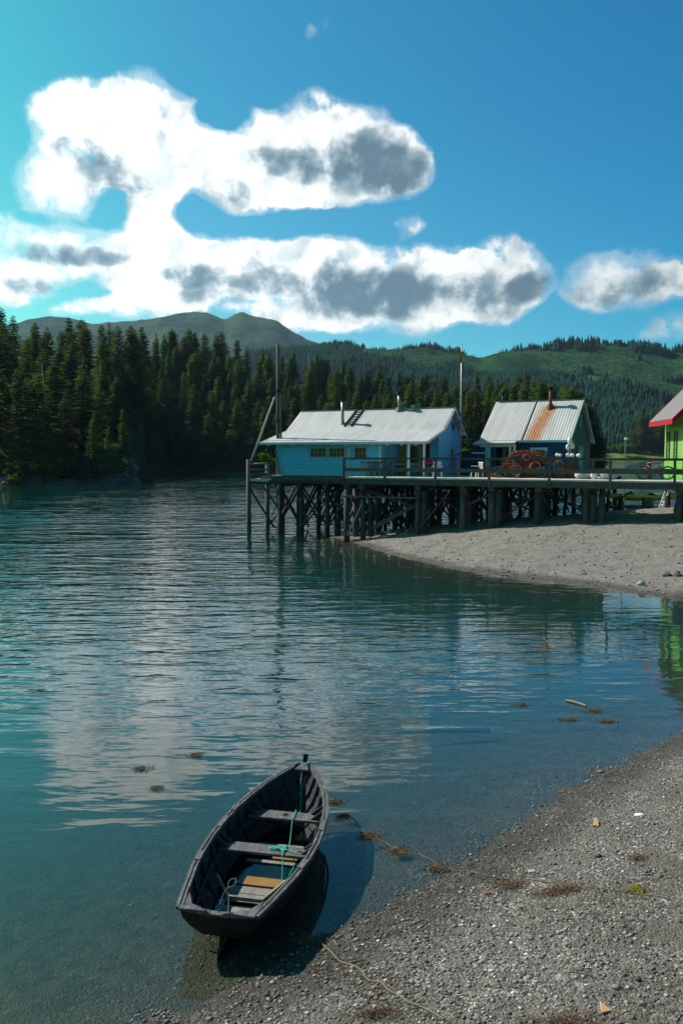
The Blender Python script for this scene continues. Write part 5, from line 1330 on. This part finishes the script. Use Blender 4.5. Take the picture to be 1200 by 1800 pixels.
weed(985,1566,.32,.12,520,'largest reddish brown seaweed clump on the gravel by the old rope')
weed(900,1558,.2,.09,220,'flat brown seaweed clump on the gravel left of the largest clump')
weed(1118,1566,.12,.08,160,'yellow green seaweed clump on the gravel near the right edge','kelpy')
weed(1120,1510,.07,.06,120,'small dark seaweed tuft alone high on the gravel')
weed(770,1528,.12,.08,150,'brown seaweed at the waterline where the rope leaves the water')
weed(700,1497,.20,.08,260,'brown seaweed floating in the shallows near the waterline',afloat=True)
weed(650,1470,.16,.10,220,'brown seaweed floating midway between skiff and beach',afloat=True)
weed(590,1410,.10,.04,150,'reddish seaweed floating just right of the bow',afloat=True)
weed(603,1437,.08,.05,110,'blackish seaweed floating right of the skiff gunwale',afloat=True)
weed(345,1328,.13,.08,110,'reddish seaweed floating left of the bow',afloat=True)
weed(250,1352,.2,.12,110,'loose pale seaweed floating far left of the bow',afloat=True)
weed(275,1386,.14,.06,80,'thin brown seaweed floating left of the skiff',afloat=True)
weed(1045,1250,.28,.12,200,'brown seaweed caught at the end of the floating stick',afloat=True)
weed(1068,1268,.24,.08,150,'brown seaweed floating right of the stick',afloat=True)
weed(1000,1265,.3,.08,160,'brown seaweed floating below the stick',afloat=True)
weed(915,1240,.16,.07,90,'faint brown seaweed floating left of the stick',afloat=True)
weed(548,1655,.22,.07,200,'yellowish weed strewn on the gravel behind the skiff stern')
weed(660,1785,.35,.12,260,'dry brown weed strewn at the bottom of the beach')
weed(1000,1795,.4,.08,300,'dry brown weed strewn at the bottom right of the beach')
# dry wrack: thin strands scattered along the beach
def wrack():
    rs = random.Random(12); mb = MB()
    for k in range(1500):
        if rs.random() < .55:
            px = rs.uniform(560,1200); py = 1560+(px-560)*.02+rs.gauss(0,26)-20*math.sin(px/60)
        elif rs.random() < .5: px = rs.uniform(480,720); py = 1655+(px-480)*.42+rs.gauss(0,24)
        else: px = rs.uniform(600,1200); py = rs.uniform(1690,1800)
        q = onland(px, py)
        if hz(q.x,q.y) < .005: continue
        L = rs.uniform(.02,.09); an = rs.uniform(-.5,.9); pts = []; x, y = q.x, q.y
        for j in range(4):
            pts.append((x,y,hz(x,y)+.006)); an += rs.uniform(-.5,.5); x += math.cos(an)*L/3; y += math.sin(an)*L/3
        mb.tube(pts, rs.uniform(.0012,.0035), 4)
    o = mb.build('wrack_strands', M['kelp']); tag(o, 'thin dry weed strands scattered over the near gravel', 'weed', kind='stuff')
wrack()
q0, q1 = G(994,1231,.02), G(1030,1241,.02)
rope('floating_stick', [q0, q0.lerp(q1,.5)+Vector((0,.02,.01)), q1], .022, 'driftwood', 'pale stick floating in the calm water on the right', cat='stick')
q0, q1 = G(705,1281,-.12), G(862,1284,-.10)
o = MB().tube([q0, q0.lerp(q1,.5), q1], [.06,.075,.06], 10).build('sunken_log', M['driftwood'], smooth=True); tag(o, 'long pale log lying just under the water in mid bay', 'log')
def chip(px, py, l, w, rz, label, tri=False):
    c = onland(px, py); t = .018
    poly = [(-w/2,-l/2,0),(w/2,-l/2,0),(w*.35,l/2,0),(-w*.3,l/2*.92,0)] if not tri else [(-w*.5,-l*.4,0),(w*.45,-l*.5,0),(w*.3,l*.5,0)]
    o = MB().prism(poly, (0,0,t)).build('wood_scrap', M['chip'], bevel=.003); o.location = (c.x,c.y,c.z+.022); o.rotation_euler = (.12,.1,rz); tag(o, label, 'wood scrap')
chip(1046,1449,.19,.075,-.25,'fresh cut block of wood on the gravel at upper right')
chip(1057,1777,.12,.11,.5,'triangular wood scrap at the bottom of the beach',True)
def flat_stone(px, py, r, label, mat, seed):
    c = onland(px, py); o = rock_mesh(r, r*.6, r*.28, seed, 12, 7).build('stone', M[mat], smooth=True); o.location = (c.x,c.y,c.z+r*.1); tag(o, label, 'stone')
flat_stone(1123,1434,.075,'flat white shell like stone on the gravel at upper right','buoywhite',401)
flat_stone(935,1532,.05,'rounded pale grey stone just above the old rope','tarp',402)
flat_stone(856,1571,.045,'rust brown stone on the gravel below the rope','rust',403)
flat_stone(540,1389,.0001 if False else .03,'x','buoywhite',404) if False else None
lf = rock_mesh(.035,.022,.006,405,10,6).build('floating_leaf', M['kelpy'], smooth=True); lf.location = G(444,1389,.004); tag(lf, 'small yellow leaf floating left of the bow', 'leaf')

# ------------------------------------------------------------------ haze (air)
hz_m, nt = newmat('haze_air')
nt('ShaderNodeOutputMaterial', {'Volume': nt('ShaderNodeVolumePrincipled', {'Color': (.55,.75,1,1), 'Density': .00005, 'Anisotropy': .35})})
hb_ = MB().box(-6100, 6100, -3100, 7100, -6, 760).build('haze', hz_m); tag(hb_, kind='stuff')

# ------------------------------------------------------------------ world: Nishita sky with a cloud layer placed by direction
world = bpy.data.worlds.new('World'); scene.world = world; world.use_nodes = True
nt = NT(world.node_tree)
sky = nt('ShaderNodeTexSky', sky_type='NISHITA', sun_disc=False, sun_elevation=SUN_EL, sun_rotation=SUN_AZ, altitude=0, air_density=1.0, dust_density=.3, ozone_density=2.5)
gen = nt('ShaderNodeTexCoord').outputs['Generated']
d = nt('ShaderNodeSeparateXYZ', {0: gen})
az = nt.math('ARCTAN2', d.outputs[0], d.outputs[1]); el = nt.math('ARCSINE', nt.math('MINIMUM', nt.math('MAXIMUM', d.outputs[2], -1.), 1.))
AE = nt('ShaderNodeCombineXYZ', {0: az, 1: el, 2: 0.}).outputs[0]
def pix_ae(px, py):
    v = Vector(ray(px, py)); return math.atan2(v.x, v.y), math.asin(v.z/v.length)
warp = nt('ShaderNodeTexNoise', {'Vector': AE, 'Scale': 9., 'Detail': 3., 'Roughness': .5}).outputs[1]
warp = nt('ShaderNodeVectorMath', {0: warp, 1: (.5,.5,.5)}, operation='SUBTRACT').outputs[0]
AEw = nt('ShaderNodeVectorMath', {0: warp, 1: (.055,.04,0), 2: AE}, operation='MULTIPLY_ADD').outputs[0]
def blobs(L, coord):
    acc = None
    for b in L:
        px, py, rx, ry = b[:4]; w = b[4] if len(b) > 4 else 1.
        a, e = pix_ae(px, py); sxr, syr = F/rx*.90, F/ry*.90
        v = nt('ShaderNodeVectorMath', {0: coord, 1: (sxr, syr, 0), 2: (-a*sxr, -e*syr, 0)}, operation='MULTIPLY_ADD').outputs[0]
        q = nt('ShaderNodeVectorMath', {0: v, 1: v}, operation='DOT_PRODUCT').outputs['Value']
        q = nt.math('MULTIPLY_ADD', q, -w, w) if w > 0 else nt.math('MULTIPLY_ADD', q, -w, w)
        q = nt.math('MAXIMUM', q, 0.) if w > 0 else nt.math('MINIMUM', q, 0.)
        acc = q if acc is None else nt.math('ADD', acc, q)
    return acc
CL = [(265,200,90,62),(150,228,90,68),(100,315,72,62),(165,300,100,95,.6),(225,250,110,80),(300,250,90,80),(340,300,110,70),(440,270,90,70),(440,205,45,22,.5),(540,255,120,72),(625,258,95,55),(680,290,82,55),(712,285,50,50,.8),
      (600,310,100,50),(480,325,110,50),(545,352,45,34,.8),(415,350,60,26,.6),(270,350,48,90),(262,425,60,80),(60,440,105,62),(150,445,80,60,.7),(20,490,95,38,.8),(235,475,90,60),(310,470,90,72),(395,455,95,60),(470,470,90,55),
      (360,520,120,36,.8),(560,480,90,70),(615,455,70,42),(600,530,100,56),(700,490,100,62),(785,485,90,55),(865,460,75,50),(930,495,52,50),(850,525,110,45),(720,548,110,44,.8),(560,565,80,22,.7),(770,560,70,22,.6),
      (148,545,52,16,.9),(255,547,78,24,1.),(480,553,90,22,.8),(1045,495,66,42,.85),(1125,488,84,46,.95),(1100,520,95,32,.75),(1195,500,45,34,.4),(712,397,36,20,.55),(548,50,24,18,.42),
      # a few clouds outside the frame so the sky goes on
      (-620,200,220,120),(-230,480,220,50),(1450,420,160,50,.7),(1700,300,240,90),(1500,560,300,40,.7),(2300,300,500,160,.8),(-1400,300,500,200,.8),(300,-700,240,60,.4),
      # holes
      (155,277,56,24,-1.5),(402,206,54,26,-1.3),(345,255,26,26,-.5),(352,372,56,40,-1.1),(195,352,48,40,-.9),(182,500,36,26,-.7),(100,380,70,14,-.6),(560,400,150,26,-.7),(395,400,30,22,-.4)]
n1 = nt('ShaderNodeTexNoise', {'Vector': AE, 'Scale': 16., 'Detail': 9., 'Roughness': .58, 'Distortion': .15}).outputs[0]
AEo = nt('ShaderNodeVectorMath', {0: AE, 1: (-.012,.011,0)}).outputs[0]
n1o = nt('ShaderNodeTexNoise', {'Vector': AEo, 'Scale': 16., 'Detail': 6., 'Roughness': .55, 'Distortion': .3}).outputs[0]
S = blobs(CL, AEw)
S = nt.math('MINIMUM', S, 1.6)
Dn = nt.math('MULTIPLY_ADD', nt.math('SUBTRACT', n1, .5), 3.4, S)
nb = nt('ShaderNodeTexNoise', {'Vector': AE, 'Scale': 46., 'Detail': 6., 'Roughness': .6}).outputs[0]
Dn = nt.math('MULTIPLY_ADD', nt.math('SUBTRACT', nb, .5), 1.0, Dn)
gate = nt.mr(S, .0, .28)
soft = nt.mr(nt.noise(AE, 7., 3, .5), .35, .65, .62, 1.5)
cov = nt.math('MULTIPLY', nt.math('MULTIPLY', nt('ShaderNodeMapRange', {0: Dn, 1: .30, 2: soft}, interpolation_type='SMOOTHSTEP').outputs[0], gate), .985)
DK = [(640,285,115,50),(700,305,60,40),(560,275,100,36,.8),(470,272,60,20,.6),(155,277,60,26,.8),(115,442,105,20,1.2),(62,497,70,16,.9),(640,515,90,46),(700,515,95,46),(870,515,95,40,.9),(355,490,62,32,.8),(480,495,80,24,.9),(945,500,50,30,.9),
      (1105,515,90,34,.9),(590,492,40,40,.7),(380,525,80,14,.6),(210,335,52,40,.7),(560,530,60,30,.8),(790,500,60,24,.5),(330,480,50,22,.6),(400,345,60,30,.6),(300,210,40,30,.35),(-300,520,300,40,.8),(1700,340,240,60)]
dk = blobs(DK, AEw)
dk = nt.math('MULTIPLY', dk, nt.mr(n1, .30, .66, .35, 1.4))
dk = nt.mr(dk, .0, 1.35, 0, .95, False)
base_dk = nt.math('MULTIPLY', nt.mr(n1, .5, .75, 0, .35, True), nt.mr(az, R(-24), R(8), .25, 1.))
dk = nt.math('MAXIMUM', dk, base_dk)
rel = nt.mr(nt.math('SUBTRACT', n1, n1o), -.10, .10, -.16, .24)
veil = nt.math('MULTIPLY', nt.mr(Dn, .0, .6, 0, .30, True), nt.mr(S, .04, .5, 0, 1, True))
cov = nt.math('MAXIMUM', cov, veil)
shade = nt.math('ADD', dk, rel, clamp=True)
ccol = nt.ramp(shade, [(0,(.95,.97,.95)),(.25,(.68,.74,.75)),(.55,(.28,.37,.41)),(.85,(.13,.21,.26)),(1,(.10,.17,.22))])
# brighter towards the sun on the left
lf_ = nt.mr(az, R(-34), R(24), 1.3, .74)
ccol = nt.mix(1., ccol, nt('ShaderNodeCombineColor', {0: lf_, 1: lf_, 2: lf_}).outputs[0], 'MULTIPLY')
SKS = .070
skc = nt('ShaderNodeHueSaturation', {'Color': sky, 'Saturation': 1.25, 'Value': 1.0}).outputs[0]
skc = nt.mix(1., skc, (SKS, SKS, SKS), 'MULTIPLY')
tint = nt.ramp(nt.mr(az, R(-30), R(24)), [(0,(.5,2.1,1.1)),(.35,(.5,1.45,1.2)),(1,(.06,1.15,1.25))])
tr_ = nt.mr(el, R(2), R(24), 1.6, .5)
tint = nt.mix(1., tint, nt('ShaderNodeCombineColor', {0: tr_, 1: 1., 2: 1.}).outputs[0], 'MULTIPLY')
skc = nt.mix(1., skc, tint, 'MULTIPLY')
dim = nt.math('MULTIPLY', nt.mr(el, R(35), R(75), 1., .5), nt.mr(nt.math('ABSOLUTE', az), R(50), R(120), 1., .6))
skc = nt.mix(1., skc, nt('ShaderNodeCombineColor', {0: dim, 1: dim, 2: dim}).outputs[0], 'MULTIPLY')
final = nt.mix(cov, skc, ccol)
# below the horizon nothing but dim sea colour
bg = nt('ShaderNodeBackground', {'Color': final, 'Strength': 1.0})
nt('ShaderNodeOutputWorld', {'Surface': bg})
world.cycles.sampling_method = 'MANUAL'; world.cycles.sample_map_resolution = 512

# ------------------------------------------------------------------ sun, camera, view
sd_ = bpy.data.lights.new('sun', 'SUN'); sd_.energy = 5.0; sd_.angle = R(.53); sd_.color = (1,.95,.88)
so = bpy.data.objects.new('sun', sd_); col.objects.link(so)
dirv = Vector((math.sin(SUN_AZ)*math.cos(SUN_EL), math.cos(SUN_AZ)*math.cos(SUN_EL), math.sin(SUN_EL)))
so.rotation_euler = dirv.to_track_quat('Z', 'Y').to_euler(); so.location = (-40,40,60)
cam = bpy.data.cameras.new('camera'); co_ = bpy.data.objects.new('camera', cam); col.objects.link(co_)
cam.sensor_fit = 'VERTICAL'; cam.sensor_height = 36; cam.lens = 28; cam.clip_start = .1; cam.clip_end = 20000
co_.location = (0,0,CAMZ); co_.rotation_euler = (PI/2-PITCH,0,0); scene.camera = co_
scene.view_settings.view_transform = 'Standard'; scene.view_settings.look = 'None'; scene.view_settings.exposure = 0.35; scene.view_settings.gamma = 1
scene.cycles.max_bounces = 6; scene.cycles.diffuse_bounces = 2; scene.cycles.glossy_bounces = 3; scene.cycles.transparent_max_bounces = 12; scene.cycles.volume_bounces = 0
scene.cycles.sample_clamp_indirect = 6; scene.cycles.caustics_reflective = False; scene.cycles.caustics_refractive = False
scene.cycles.use_denoising = True
